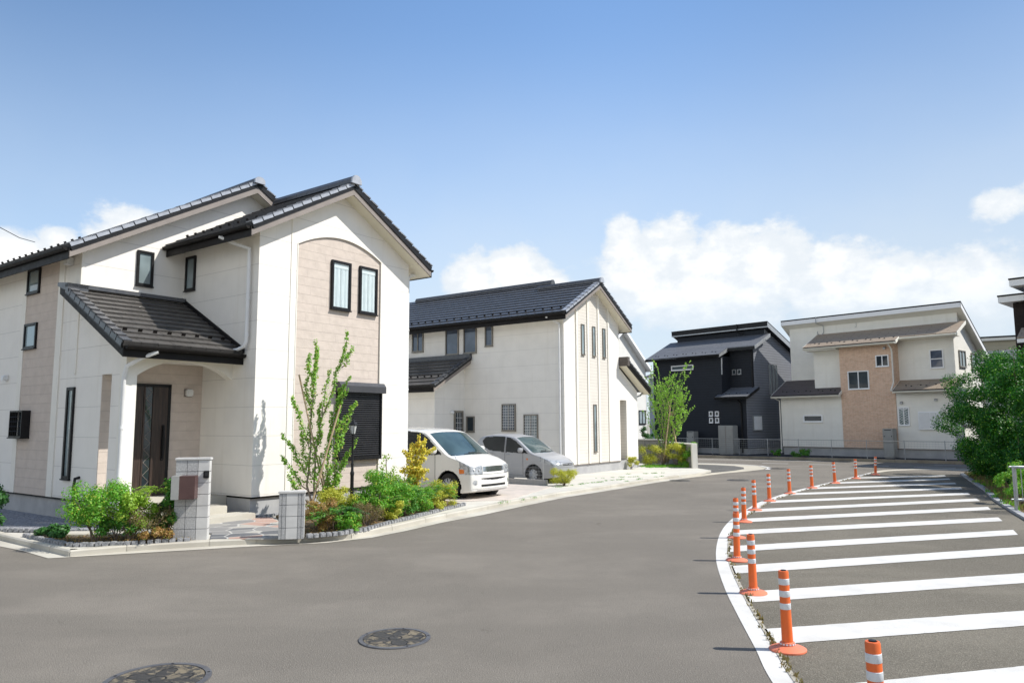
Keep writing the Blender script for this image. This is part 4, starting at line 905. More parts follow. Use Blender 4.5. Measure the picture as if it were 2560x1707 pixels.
def house_dark():
    h = thing('charcoal_house', 'dark charcoal two-storey house with grey slate roof left of the cream one', 'house', D0, T_YAW)
    b = MB(); b.box((-5.78, .04, .05), (.17, 5.5, .45)); b.build('foundation', CONC, h)
    b = MB(); b.box((-5.82, 0, .43), (-1.25, 3, 5.42)); b.box((-1.26, 0, .43), (.18, 1.5, 3.15)); b.box((-1.26, .9, 3.0), (.18, 2.5, 5.85)); b.box((-5.6, 2.2, 5.4), (.18, 5.6, 6.0))
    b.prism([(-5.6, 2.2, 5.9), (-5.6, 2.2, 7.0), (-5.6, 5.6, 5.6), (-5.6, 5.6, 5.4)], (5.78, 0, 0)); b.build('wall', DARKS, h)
    # lit side wall with lap siding
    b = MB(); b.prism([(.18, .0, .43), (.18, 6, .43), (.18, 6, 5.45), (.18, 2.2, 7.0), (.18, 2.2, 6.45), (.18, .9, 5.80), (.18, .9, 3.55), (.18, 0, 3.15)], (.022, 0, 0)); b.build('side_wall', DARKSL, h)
    r = thinroof(h, 'lower_roof', (-6.1, -.36, 5.46), X, Y, 4.95, 2.56, .46, SLATEG, fm=BLACKM)
    b = MB(); b.prism([(-1.15, .50, 5.855), (.50, .50, 5.855), (.50, 2.2, 6.637), (-1.15, 2.2, 6.637)], (0, 0, .05)); rr = b.build('lower_roof', SLATEG, h)
    MB().box((-1.15, .47, 5.70), (.50, .50, 5.84)).build('fascia', BLACKM, rr)
    MB().prism([(.502, .50, 5.70), (.502, .50, 5.90), (.502, 2.2, 6.68), (.502, 2.2, 6.48)], (.03, 0, 0)).build('barge_board', GREYMET, rr)
    MB().prism([(-1.148, -.36, 5.34), (-1.148, -.36, 5.50), (-1.148, .55, 5.92), (-1.148, .55, 5.70)], (.03, 0, 0)).build('barge_board', GREYMET, r)
    thinroof(h, 'porch_roof', (-1.5, -.36, 3.12), X, Y, 1.95, 1.26, .42, SLATEG, fm=BLACKM)
    sb = .41; b = MB(); b.prism([(-5.85, 1.95, 7.30), (.52, 1.95, 7.30), (.52, 6.2, 7.30-sb*4.25), (-5.85, 6.2, 7.30-sb*4.25)], (0, 0, .05)); ro = b.build('main_roof', BLACKM, h)
    b = MB(); b.box((-5.84, 1.955, 7.08), (.51, 1.985, 7.295)); b.build('fascia', BLACKM, ro)
    b = MB(); b.box((-5.84, 1.957, 7.01), (.51, 1.987, 7.075)); b.prism([(.49, 1.955, 7.02), (.49, 1.955, 7.29), (.49, 6.2, 7.29-sb*4.245), (.49, 6.2, 7.02-sb*4.245)], (.03, 0, 0)); b.build('barge_board', GREYMET, ro)
    b = MB(); b.prism([(-5.8, 1.987, 7.03), (.49, 1.987, 7.03), (.49, 6.2, 7.03-sb*4.2), (-5.8, 6.2, 7.03-sb*4.2)], (0, 0, .02)); b.build('soffit', BLACKM, ro)
    window(h, (0, 0, 0), X, -Y, -4.52, -3.02, 4.78, 5.06, ALUW, GLASSD, fw=.05)
    for a in (-2.10, -1.72):
        for z in (2.14, 1.78): window(h, (0, 0, 0), X, -Y, a, a+.24, z, z+.27, ALUW, GLASSD, fw=.045)
    for a in (-1.12, -.80): window(h, (0, .9, 0), X, -Y, a, a+.24, 4.42, 4.70, GREYMET, GLASSD, fw=.04)
    e, nn = V(0, 1, 0), V(1, 0, 0)
    for a in (2.45, 2.80, 3.15): window(h, (.202, 0, 0), e, nn, a, a+.20, 3.35, 5.02, GREYMET, GLASSM, fw=.03)
    b = MB(); b.box((.20, .52, 1.36), (.28, 1.40, 2.15)); lv = b.build('louvre_shutter', GREYMET, h)
    b = MB()
    for k in range(12): b.prism([(.28, .56, 1.40+k*.06), (.292, .56, 1.405+k*.06), (.28, .56, 1.45+k*.06)], (0, .8, 0))
    b.build('slats', ALUW, lv)
    pipe(h, [(.1, .86, 5.8), (.1, .86, 5.4), (.1, .86, 3.6)], .04, m=BLACKM); pipe(h, [(-.15, -.42, 3.05), (-.1, -.10, 2.85), (-.1, -.05, 2.5), (-.1, -.05, .2)], .045, m=BLACKM)
    pipe(h, [(-1.2, -.02, 5.3), (-1.2, -.03, 4.4)], .035, m=GREYMET)
    b = MB(); b.tube([(-1.35, 1.9, 7.35), (-1.35, 1.9, 6.95), (-1.2, 2.1, 6.75), (-1.1, 2.15, 6.85)], .03, 6); b.build('service_cable', BLACKM, h)
house_dark()
# ================================================================== BACKGROUND BUILDINGS
def simple_house(name, label, loc, yaw, w, d, eave, ap, wm, rm, trim, wins=(), ridge_x=True, ov=.35, kind='house'):
    """gable house; gable face is the local y=0 face when ridge_x is False"""
    h = thing(name, label, kind, loc, yaw)
    b = MB()
    if ridge_x: b.prism([(0, 0, 0), (0, 0, eave), (0, d/2, ap), (0, d, eave), (0, d, 0)], (w, 0, 0))
    else: b.prism([(0, 0, 0), (w, 0, 0), (w, 0, eave), (w/2, 0, ap), (0, 0, eave)], (0, d, 0))
    b.build('wall', wm, h)
    sl = (ap-eave)/((d if ridge_x else w)/2)
    if ridge_x:
        for y0, s in ((-ov, 1), (d+ov, -1)):
            b = MB(); ez = eave-sl*ov+.03; b.prism([(-ov, y0, ez), (w+ov, y0, ez), (w+ov, d/2, ap+.03), (-ov, d/2, ap+.03)], (0, 0, .06)); r = b.build('roof', rm, h)
            b = MB(); b.box((-ov, y0-.01, ez-.14), (w+ov, y0+.01, ez)); b.build('fascia', trim, r)
            for xx in (-ov-.03, w+ov): MB().prism([(xx, y0, ez-.16), (xx, y0, ez+.06), (xx, d/2, ap+.09), (xx, d/2, ap-.13)], (.03, 0, 0)).build('barge_board', trim, r)
    else:
        for x0, s in ((-ov, 1), (w+ov, -1)):
            ez = eave-sl*ov+.03; b = MB(); b.prism([(x0, -ov, ez), (x0, d+ov, ez), (w/2, d+ov, ap+.03), (w/2, -ov, ap+.03)], (0, 0, .06)); r = b.build('roof', rm, h)
            MB().prism([(x0, -ov-.03, ez-.16), (x0, -ov-.03, ez+.06), (w/2, -ov-.03, ap+.09), (w/2, -ov-.03, ap-.13)], (0, .03, 0)).build('barge_board', trim, r)
    if not ridge_x:
        b = MB(); ez = eave-sl*ov
        for x0, x1 in ((-ov, w/2), (w+ov, w/2)): b.prism([(x0, -ov, ez-.10), (x1, -ov, ap-.10), (x1, -ov, ap+.02), (x0, -ov, ez+.02)], (0, ov-.01, 0))
        b.prism([(w+.005, -.01, eave-.10), (w+ov, -.01, ez-.10), (w+ov, -.01, ez+.02), (w+.005, -.01, eave+.02)], (0, d, 0)); b.build('soffit', trim, h)
    for (o, e, n, a0, a1, z0, z1, fm, gm, sa) in wins: window(h, o, e, n, a0, a1, z0, z1, fm, gm, fw=.06, sash=sa)
    return h
CREAMH = noisy('cream_render', (.66, .64, .58), (.60, .58, .52), 1.5, .8, .2, 40)
WRENDER = noisy('white_render', (.72, .71, .67), (.67, .66, .62), 1.5, .8, .2, 40)
# white house behind the second one, gable end towards the road
hb = simple_house('white_house', 'white gabled house half hidden behind the second white house', V(9.80, 54.2, .1)-A*7.6, A_YAW, 7.6, 8, 5.75, 8.2, WRENDER, SLATED, ALUW,
    wins=[(V(0, 0, 0), V(1, 0, 0), V(0, -1, 0), 6.35, 7.45, 1.6, 2.6, DARKM, GLASSM, .5)], ridge_x=False)
pipe(hb, [(7.66, .05, 5.8), (7.66, .05, 3), (7.66, .05, .2)], .04, m=BARGE)
simple_house('grey_house', 'small pale grey house far off between the young street tree and the white gable', V(12.6, 68, .1), R(-40), 8, 8, 5.9, 6.8, noisy('blue_grey_render', (.42, .46, .52), (.38, .42, .48), 2, .8, .1), SLATED, ALUW,
    wins=[(V(0, 0, 0), V(1, 0, 0), V(0, -1, 0), .5, 1.6, 3.2, 3.9, DARKM, GLASSD, .5)])
simple_house('grey_roofed_house', 'white house with a plain grey roof behind the big green bush', V(29.4, 49.8, .1), R(-38), 4.6, 5, 4.9, 6.4, WRENDER, SLATEG, ALUW, ridge_x=True, ov=.3)
t = thing('tan_block', 'flat-topped tan lap-sided building far behind the grey-roofed house', 'building', V(37.0, 61, .1), R(-30))
b = MB(); b.box((0, 0, 0), (9, 7, 8.2)); b.build('wall', siding('tan_lap', (.40, .365, .27), .3, 0, .02, dark=.3), t); MB().box((-.3, -.3, 8.2), (9.3, 7.3, 8.42)).build('fascia', CREAML, t); MB().box((-.32, -.32, 8.43), (9.32, 7.32, 8.55)).build('roof', BLACKM, t)
t = thing('dark_brown_house', 'dark brown house with white roof edges at the right edge of the photo', 'house', V(20.75, 30.2, .05), T_YAW)
BRW = brickm('dark_brown_tile_wall', (.035, .028, .026), (.045, .035, .032), (.02, .018, .018), .25, .08)
b = MB(); b.box((0, 0, 0), (1.4, 5, 6.6)); b.box((.55, -.5, 0), (7, 5, 7.15)); b.build('wall', BRW, t)
b = MB(); b.box((-.42, -.4, 6.62), (1.2, 5.3, 6.86)); b.box((.15, -.95, 7.17), (7.4, 5.3, 7.42)); b.build('fascia', ALUW, t)
b = MB(); b.box((-.44, -.42, 6.865), (1.2, 5.3, 6.93)); b.box((.13, -.97, 7.425), (7.4, 5.3, 7.49)); b.build('roof', BLACKM, t)
b = MB(); b.prism([(.35, -1.3, 5.0), (3.5, -1.3, 5.0), (3.5, -.5, 5.45), (.35, -.5, 5.45)], (0, 0, .05)); lr = b.build('lower_roof', SLATEB, t); b = MB(); b.box((.35, -1.32, 4.83), (3.5, -1.3, 4.98)); b.build('fascia', ALUW, lr)
b = MB(); b.box((.6, -1.0, 2.9), (3.5, -.5, 3.05)); b.build('awning', SLATEB, t)
# ================================================================== BOLLARDS
ORANGE = mat('orange_urethane', (.80, .15, .028), .42, spec=.45, build=lambda t: (t.col(t.mix(t.rng(t.noise(6, 4), .3, .75), (.80, .15, .028), (.70, .14, .035))), t.bump(t.noise(30), .05, .002)))
ORANGEB = mat('faded_orange_base', (.80, .22, .12), .5, spec=.4, build=lambda t: (t.col(t.mix(t.rng(t.noise(8, 5), .35, .7), (.80, .215, .11), (.66, .20, .12))), t.bump(t.noise(60), .15, .003)))
REFL = mat('reflective_band', (.66, .69, .72), .35, spec=.5, build=lambda t: t.col(t.mix(t.rng(t.noise(14, 5, .7), .55, .75), (.66, .69, .72), (.50, .52, .54))))
def make_bollard():
    t = thing('traffic_bollard', 'x', 'bollard')
    MB().lathe([(.0, .0), (.142, .0), (.142, .012), (.128, .020), (.085, .030), (.055, .042), (.0, .042)], seg=32).build('base', ORANGEB, t, smooth=True)
    b = MB(); b.lathe([(.052, .038), (.056, .05), (.054, .062), (.044, .066)], seg=24); co = b.build('collar', ORANGEB, t, smooth=True)
    b = MB()
    for k in range(14):
        a = 2*math.pi*k/14; c, s = math.cos(a), math.sin(a)
        b.obox((c*.0565-s*.008, s*.0565+c*.008, .045), (s*.016, -c*.016, 0), (c*.003, s*.003, 0), (0, 0, .012))
    b.build('reflector_ring', REFL, co)
    MB().lathe([(.043, .03), (.043, .10), (.041, .30), (.040, .60), (.037, .611), (.026, .613), (.024, .606), (.0, .606)], seg=28).build('post', ORANGE, t, smooth=True)
    MB().lathe([(.020, .600), (.020, .618), (.0, .619)], seg=14).build('top_plug', BLACKM, t, smooth=True)
    for z0, z1 in ((.505, .553), (.412, .460), (.315, .363)):
        MB().lathe([(.0405+.0004, z0), (.0422, z0+.002), (.0422, z1-.002), (.0405, z1)], seg=28).build('reflective_band', REFL, t, smooth=True)
    return t
def copytree(o, parent=None):
    c = o.copy(); S.collection.objects.link(c); c.parent = parent
    for ch in list(o.children): copytree(ch, c)
    return c
BP = [(1.96, 4.16), (2.18, 6.09), (2.54, 8.04), (2.93, 9.90), (3.50, 11.81), (4.20, 13.67), (4.97, 15.43), (5.88, 17.19), (7.00, 18.95), (8.19, 20.5), (9.51, 22.09), (10.94, 23.85), (12.36, 25.47)]
ordn = ['nearest orange bollard, cut off by the bottom edge of the photo', 'second nearest orange bollard, standing whole beside a wide white bar', 'third nearest orange bollard on the hatched island', 'fourth orange bollard, the front one of the pair that overlap at the bend',
        'fifth orange bollard, behind another at the bend of the white edge line', 'sixth orange bollard, just beyond the overlapping pair', 'seventh orange bollard counted from the camera', 'eighth orange bollard counted from the camera', 'ninth orange bollard counted from the camera',
        'tenth orange bollard, fourth from the far end', 'third orange bollard from the far end of the row', 'second orange bollard from the far end of the row', 'farthest orange bollard at the tip of the hatched island']
b0 = make_bollard()
for i, p in enumerate(BP):
    t = b0 if i == 0 else copytree(b0)
    t.location = (*p, .006); t.rotation_euler = (R([0, -.6, -1, .5, 0, -1, .5, .5, 0, 1, -.5, 0, .5][i]), R([-1, -.8, -1.5, -.5, -.6, 0, .3, 0, -.8, -1, -3.0, -2.2, -2.5][i]), i*.7)
    tag(t, ordn[i], 'bollard', 'orange bollards along the hatched island')
# ================================================================== MANHOLES
def coverb(t):
    x, y, z = t.xyz(); r = t.m('SQRT', t.m('ADD', t.m('MULTIPLY', x, x), t.m('MULTIPLY', y, y))); a = t.m('ARCTAN2', y, x)
    rn = t.m('DIVIDE', r, .28); w = t.m('MULTIPLY', t.m('SUBTRACT', t.noise(9, 3), .5), .35)
    def petals(n, ph, base, amp): return t.m('ADD', base, t.m('MULTIPLY', t.m('POWER', t.m('ABSOLUTE', t.m('COSINE', t.m('ADD', t.m('MULTIPLY', a, n/2), ph))), .7), amp))
    d = t.m('ADD', t.m('SUBTRACT', rn, petals(5, .3, .10, .74)), w)
    line = t.rng(t.m('ABSOLUTE', d), .02, .05, 1, 0); inside = t.m('LESS_THAN', d, 0)
    comb = t.rng(t.m('ABSOLUTE', t.m('SINE', t.m('MULTIPLY', a, 38))), .1, .4); rings = t.rng(t.m('ABSOLUTE', t.m('SINE', t.m('MULTIPLY', rn, 30))), .1, .35)
    ctr = t.rng(t.m('ABSOLUTE', t.m('SUBTRACT', rn, .2)), .015, .035, 1, 0)
    cream = t.m('MULTIPLY', t.m('SUBTRACT', 1, inside), t.rng(t.noise(9, 5, .75), .46, .54))
    cream = t.m('MAXIMUM', cream, t.m('MULTIPLY', inside, t.m('MULTIPLY', t.rng(t.noise(5, 3), .56, .62), .8)))
    c = t.mix(cream, (.060, .056, .050), (.25, .205, .135)); c = t.mix(t.m('MULTIPLY', t.m('MULTIPLY', inside, t.m('SUBTRACT', 1, comb)), .6), c, (.03, .028, .026))
    c = t.mix(t.m('MAXIMUM', line, ctr), c, (.022, .02, .019)); c = t.mix(t.rng(t.noise(40, 4), .5, .7, 0, .5), c, (.13, .115, .095)); t.col(c)
    t.bump(t.m('ADD', t.m('MULTIPLY', cream, -.6), t.m('MULTIPLY', t.m('MAXIMUM', line, ctr), -.8)), .8, .01)
COVER = mat('cast_iron_cover', (.12, .11, .1), .6, metal=.3, build=coverb)
IRON = noisy('worn_iron', (.11, .11, .12), (.16, .16, .165), 8, .5, .3, 40, metal=.4)
def manhole(x, y, r, label, small=False):
    t = thing('manhole_cover', label, 'manhole cover', (x, y, .0), random.uniform(0, 3), 'manhole covers in the road')
    MB().lathe([(r*.885, .002), (r*.885, .011), (r, .011), (r*1.005, .002)], seg=48).build('frame', IRON, t)
    MB().lathe([(0, .009), (r*.865, .009), (r*.865, .002)], seg=48).build('cover', COVER, t)
    b = MB()
    for k in range(5):
        a = k*1.2566; b.lathe([(0, .0125), (r*.03, .0125), (r*.03, .008)], (math.cos(a)*r*.94, math.sin(a)*r*.94, 0), 8)
    b.build('bolts', BLACKM, t)
manhole(-1.0, 6.46, .30, 'decorated iron manhole cover in the middle of the near road')
manhole(-2.53, 5.47, .36, 'decorated iron manhole cover cut off by the bottom edge of the photo')
manhole(5.23, 23.4, .32, 'small dark manhole cover beside the pale paving past the second house')
manhole(7.06, 23.46, .33, 'dark manhole cover in the road left of the row of bollards')
manhole(10.36, 29.2, .36, 'farthest manhole cover, near the road corner line')
# ================================================================== CARS
def pip(x, z, poly):
    ins = np.zeros(x.shape, bool); n = len(poly)
    for i in range(n):
        x0, z0 = poly[i]; x1, z1 = poly[(i+1) % n]
        c = ((z0 > z) != (z1 > z)) & (x < (x1-x0)*(z-z0)/((z1-z0)+1e-12)+x0); ins ^= c
    return ins
def cardgeom(L, Wd, prof, zb, plan_front, tumble, belt, h=.024, it=5, nose=.16):
    nx, ny, nz = int(L/h), int(Wd/h), int(max(p[1] for p in prof)/h)
    idx = {}; vs = []
    def vid(i, j, k):
        key = (i, j, k)
        if key not in idx: idx[key] = len(vs); vs.append(key)
        return idx[key]
    F = []
    for i in range(nx):
        for j in range(ny):
            for k, fl in ((0, True), (nz, False)):
                q = [vid(i, j, k), vid(i+1, j, k), vid(i+1, j+1, k), vid(i, j+1, k)]; F.append(q[::-1] if fl else q)
    for i in range(nx):
        for k in range(nz):
            for j, fl in ((0, False), (ny, True)):
                q = [vid(i, j, k), vid(i+1, j, k), vid(i+1, j, k+1), vid(i, j, k+1)]; F.append(q[::-1] if fl else q)
    for j in range(ny):
        for k in range(nz):
            for i, fl in ((0, True), (nx, False)):
                q = [vid(i, j, k), vid(i, j+1, k), vid(i, j+1, k+1), vid(i, j, k+1)]; F.append(q[::-1] if fl else q)
    a = np.array(vs, float); a[:, 0] = a[:, 0]/nx; a[:, 1] = a[:, 1]/ny*2-1; a[:, 2] /= nz
    px = [-p[0] for p in prof]; pz = [p[1] for p in prof]
    x0 = (1-a[:, 0])*L                       # distance back from the nose
    zt = np.interp(x0, px, pz)
    zb_ = zb+.05*np.clip(1-x0/.5, 0, 1)**2+.05*np.clip((x0-L+.5)/.5, 0, 1)
    crown = 1-.035*np.abs(a[:, 1])**3
    z = zb_+a[:, 2]*(zt*crown-zb_)
    w = Wd/2*(1-plan_front*np.clip(1-x0/.75, 0, 1)**2.2-.05*np.clip((x0-L+.6)/.6, 0, 1)**2)
    tz = np.clip((z-belt)/(max(pz)-belt), 0, 1); lo = np.clip((belt*.55-z)/(belt*.55), 0, 1)
    w = w*(1-tumble*tz**1.25-.05*lo**1.5)
    y = a[:, 1]*w
    f = np.clip(1-x0/L*1.15, 0, 1)**3
    x = -x0-f*nose*np.abs(a[:, 1])**2.6-f*(.05*np.clip((z-.45)/.4, 0, 1)**1.5)*1.0-f*.05*np.clip((.22-z)/.2, 0, 1)
    P = np.stack([x, y, z], 1); F = np.array(F)
    E = np.unique(np.sort(np.concatenate([F[:, [0, 1]], F[:, [1, 2]], F[:, [2, 3]], F[:, [3, 0]]]), axis=1), axis=0)
    deg = np.bincount(E.ravel(), minlength=len(P))[:, None]
    for _ in range(it):
        s = np.zeros_like(P); np.add.at(s, E[:, 0], P[E[:, 1]]); np.add.at(s, E[:, 1], P[E[:, 0]]); P = P*.4+(s/deg)*.6
    return P, F
def submesh(name, P, F, sel, m, par, off=0, smooth=True):
    f = F[sel]; u, inv = np.unique(f.ravel(), return_inverse=True); vv = P[u].copy()
    if off:
        c = P[F]; n = np.cross(c[:, 2]-c[:, 0], c[:, 3]-c[:, 1]); n /= np.linalg.norm(n, axis=1)[:, None]+1e-9
        vn = np.zeros_like(P); 
        for k in range(4): np.add.at(vn, F[:, k], n)
        vn /= np.linalg.norm(vn, axis=1)[:, None]+1e-9; vv += vn[u]*off
    me = bpy.data.meshes.new(name); me.from_pydata(vv.tolist(), [], inv.reshape(-1, 4).tolist()); me.materials.append(m)
    me.polygons.foreach_set('use_smooth', [smooth]*len(me.polygons)); me.update()
    o = bpy.data.objects.new(name, me); S.collection.objects.link(o); o.parent = par; return o
TYRE = noisy('tyre_rubber', (.018, .018, .018), (.028, .027, .026), 9, .8, .2); RIM = noisy('alloy_rim', (.55, .56, .57), (.50, .51, .52), 9, .4, 0, metal=.2)
CHROME = noisy('chrome', (.6, .61, .62), (.52, .53, .54), 9, .15, 0, metal=.9); LAMPC = noisy('headlight_lens', (.50, .52, .54), (.20, .21, .22), 14, .08, 0, spec=.9, coat=1); AMBER = noisy('amber_lens', (.80, .22, .04), (.7, .18, .03), 9, .2, 0); REDL = noisy('red_lens', (.42, .02, .02), (.35, .02, .02), 9, .2, 0)
PLASB = noisy('black_plastic', (.018, .018, .019), (.026, .026, .027), 9, .6, 0)
def wheel(par, x, y, r, side, spokes=9):
    w = .17; b = MB()
    b.lathe([(r*.62, -w/2), (r*.93, -w/2), (r, -w*.34), (r, w*.34), (r*.93, w/2), (r*.62, w/2), (r*.60, 0), (r*.62, -w/2)], (0, 0, 0), 40, axis='y', caps=(False, False)); o = b.build('wheel', TYRE, par, smooth=True); o.location = (x, y, r)
    b = MB(); s = side
    b.lathe([(r*.655, s*w*.49), (r*.62, s*w*.50), (r*.60, s*w*.40), (r*.60, -s*w*.3)], (0, 0, 0), 40, axis='y', caps=(False, False))
    for k in range(spokes):
        a = 2*math.pi*k/spokes
        for da in (-.09, .09):
            c0, s0 = math.cos(a+da*.5), math.sin(a+da*.5); c1, s1 = math.cos(a+da*1.6), math.sin(a+da*1.6)
            b.tube([(c0*r*.1, s*w*.47, s0*r*.1), (c1*r*.61, s*w*.46, s1*r*.61)], .014, 5)
    b.lathe([(0, s*w*.47), (r*.15, s*w*.45), (r*.17, s*w*.3)], (0, 0, 0), 16, axis='y'); b.build('rim', RIM, o, smooth=True)
    MB().lathe([(0, s*w*.06), (r*.59, s*w*.06)], (0, 0, 0), 24, axis='y').build('brake_disc', IRON, o)
FRONT = {}
def frontlines():
    v = []
    for k in range(5): v.append(('grille_slat', -.37, .615+k*.022, .37, .615+k*.022, .004, CHROME if k % 2 else PLASB))
    v += [('bumper_seam', -.70, .545, .70, .545, .005, PLASB), ('bonnet_edge', -.66, .735, .66, .735, .004, PLASB), ('spoiler_seam', -.66, .235, .66, .235, .004, PLASB)]
    for s in (-1, 1): v += [('headlight_rim', s*.405, .56, s*.405, .72, .006, PLASB), ('headlight_rim', s*.41, .555, s*.72, .555, .005, PLASB), ('lamp_lens', s*.50, .64, s*.512, .64, .042, CHROME), ('lamp_lens', s*.61, .645, s*.622, .645, .036, CHROME)]
    FRONT['white_van'] = v
    FRONT['silver_hatchback'] = [('bumper_seam', -.56, .455, .56, .455, .004, PLASB), ('bonnet_edge', -.50, .60, .50, .60, .004, PLASB), ('badge', -.02, .535, .02, .535, .02, CHROME)]
def car(name, label, loc, L, Wd, prof, paint, hub, r, ra, belt, sideglass, ws, lamps, darkfront, trimfront, seams, mirror, zb=.15, tumble=.15, planf=.14, handles=(), amber=None, cat='car', nose=.16, marker=None, fog=None):
    t = thing(name, label, cat, loc, A_YAW-math.pi/2)
    P, F = cardgeom(L, Wd, prof, zb, planf, tumble, belt, nose=nose)
    c = P[F].mean(1); q = P[F]; n = np.cross(q[:, 2]-q[:, 0], q[:, 3]-q[:, 1]); n /= np.linalg.norm(n, axis=1)[:, None]+1e-9
    x, y, z = c.T; side = np.abs(n[:, 1]) > .38; own = np.zeros(len(F), int)
    hole = np.zeros(len(F), bool)
    for hx in hub: hole |= (np.abs(n[:, 1]) > .25) & ((x-hx)**2+(z-r)**2 < ra**2) & (np.abs(y) > Wd*.28)
    hole |= (n[:, 2] < -.6) & (np.abs(y) > Wd*.28) & ((np.abs(x-hub[0]) < ra) | (np.abs(x-hub[1]) < ra))
    parts = []
    for poly in sideglass: 
        for s in (-1, 1):
            sel = side & (y*s > 0) & pip(x, z, poly); parts.append(('side_window', sel, GLASSC, -.004))
    xb, xt, inset = ws
    xbb = xb+.10*(1-(np.abs(y)/(Wd/2))**2); xtt = xt+.04*(1-(np.abs(y)/(Wd/2))**2)
    wsel = (x < xbb) & (x > xtt) & (n[:, 2] > .1) & (np.abs(n[:, 1]) < .45) & (np.abs(y) < Wd/2*(1-inset-tumble*.8*np.clip((z-belt)/(max(p[1] for p in prof)-belt), 0, 1)))
    parts.append(('windscreen', wsel, GLASSW, -.004))
    parts.append(('rear_window', (n[:, 0] < -.5) & (z > belt+.06) & (z < max(p[1] for p in prof)-.12) & (np.abs(y) < Wd*.36), GLASSC, -.004))
    for nm, m, fn in lamps+darkfront+trimfront:
        if nm in ('headlight', 'fog_light', 'indicator'):
            for s in (-1, 1): parts.append((nm, fn(x, y*s, z, n) & (y*s > 0), m, .002))
        else: parts.append((nm, fn(x, y, z, n), m, -.012 if m is PLASB else .003))
    used = hole.copy()
    for nm, sel, m, off in parts:
        sel = sel & ~used; used |= sel
        if sel.any():
            o = submesh(nm, P, F, sel, m, t, off)
    body = submesh('body', P, F, ~used, paint, t)
    MBl = MB()
    for hx in hub:
        for s in (-1, 1):
            yy = s*(Wd/2-.12); MBl.lathe([(0, yy-s*.22), (ra+.01, yy-s*.22), (ra+.01, yy+s*.03)], (hx, 0, r), 28, axis='y', caps=(True, False))
    MBl.box((-L+.3, -Wd/2+.2, zb+.02), (-.3, Wd/2-.2, zb+.1)); MBl.build('wheel_arches', PLASB, t, fix=False)
    for hx in hub:
        for s in (-1, 1): wheel(t, hx, s*(Wd/2-.085), r, s)
    bvh = BVHTree.FromPolygons([tuple(p) for p in P.tolist()], F.tolist())
    def sy(xx, zz, s): 
        h = bvh.ray_cast(V(xx, s*3, zz), V(0, -s, 0)); return h[0].y if h[0] else s*Wd/2
    for pts, wdt, m, nm in seams:
        for s in (-1, 1):
            b = MB(); pp = []
            for (xa, za), (xc, zc) in zip(pts[:-1], pts[1:]):
                ns = max(2, int(math.hypot(xc-xa, zc-za)/.04))
                for k in range(ns): pp.append((xa+(xc-xa)*k/ns, za+(zc-za)*k/ns))
            pp.append(pts[-1]); b.tube([(a, sy(a, c_, s)-s*wdt*.45, c_) for a, c_ in pp], wdt, 5); b.build(nm, m, body)
    for nm_, y0_, z0_, y1_, z1_, rr_, m_ in (FRONT.get(name, ())):
        b = MB(); pp = []
        for k in range(13):
            f = k/12; yy, zz = y0_+(y1_-y0_)*f, z0_+(z1_-z0_)*f; h_ = bvh.ray_cast(V(1, yy, zz), V(-1, 0, 0)); pp.append((h_[0].x-rr_*.3 if h_[0] else 0, yy, zz))
        b.tube(pp, rr_, 5); b.build(nm_, m_, t)
    mx, mz = mirror
    for s in (-1, 1):
        yy = sy(mx, mz, s); b = MB(); b.lathe([(0, -.07), (.055, -.066), (.082, -.03), (.084, .025), (.066, .062), (0, .07)], (0, 0, 0), 16)
        o = b.build('door_mirror', paint, t, smooth=True); o.location = (mx+.03, yy+s*.10, mz+.04); o.rotation_euler = (0, R(8), 0); o.scale = (.8, 1.25, 1.0)
        a = MB().tube([(mx, yy-s*.01, mz-.02), (mx+.02, yy+s*.07, mz)], .018, 6).build('mirror_arm', PLASB, t)
    for hx, hz in handles:
        for s in (-1, 1):
            yy = sy(hx, hz, s); MB().tube([(hx-.07, yy+s*.004, hz), (hx-.05, yy+s*.022, hz+.003), (hx+.05, yy+s*.022, hz+.003), (hx+.07, yy+s*.004, hz)], .012, 6).build('door_handle', paint, t, smooth=True)
    if marker:
        for s in (-1, 1):
            yy = sy(*marker, s); MB().lathe([(0, yy+s*.008), (.03, yy+s*.004), (.032, yy-s*.01)], (marker[0], 0, marker[1]), 12, axis='y').build('side_marker', AMBER, t)
    for s in (-1, 1):
        b = MB(); y0 = s*Wd*.2; pts = []
        for k in range(5):
            yy = y0-s*k*.09*1.1; xx = ws[0]+.10*(1-(abs(yy)/(Wd/2))**2)-.02-.02*k
            h = bvh.ray_cast(V(xx, yy, 3), V(0, 0, -1)); pts.append((xx, yy, (h[0].z if h[0] else 1)+.012))
        b.tube(pts, .008, 5); b.build('wiper', PLASB, t)
    return t
WPAINT = noisy('pearl_white_paint', (.78, .765, .72), (.77, .755, .71), 2, .22, 0, coat=.6)
SPAINT = noisy('silver_paint', (.40, .405, .415), (.39, .395, .405), .5, .42, 0, metal=.25, coat=.25)
frontlines()
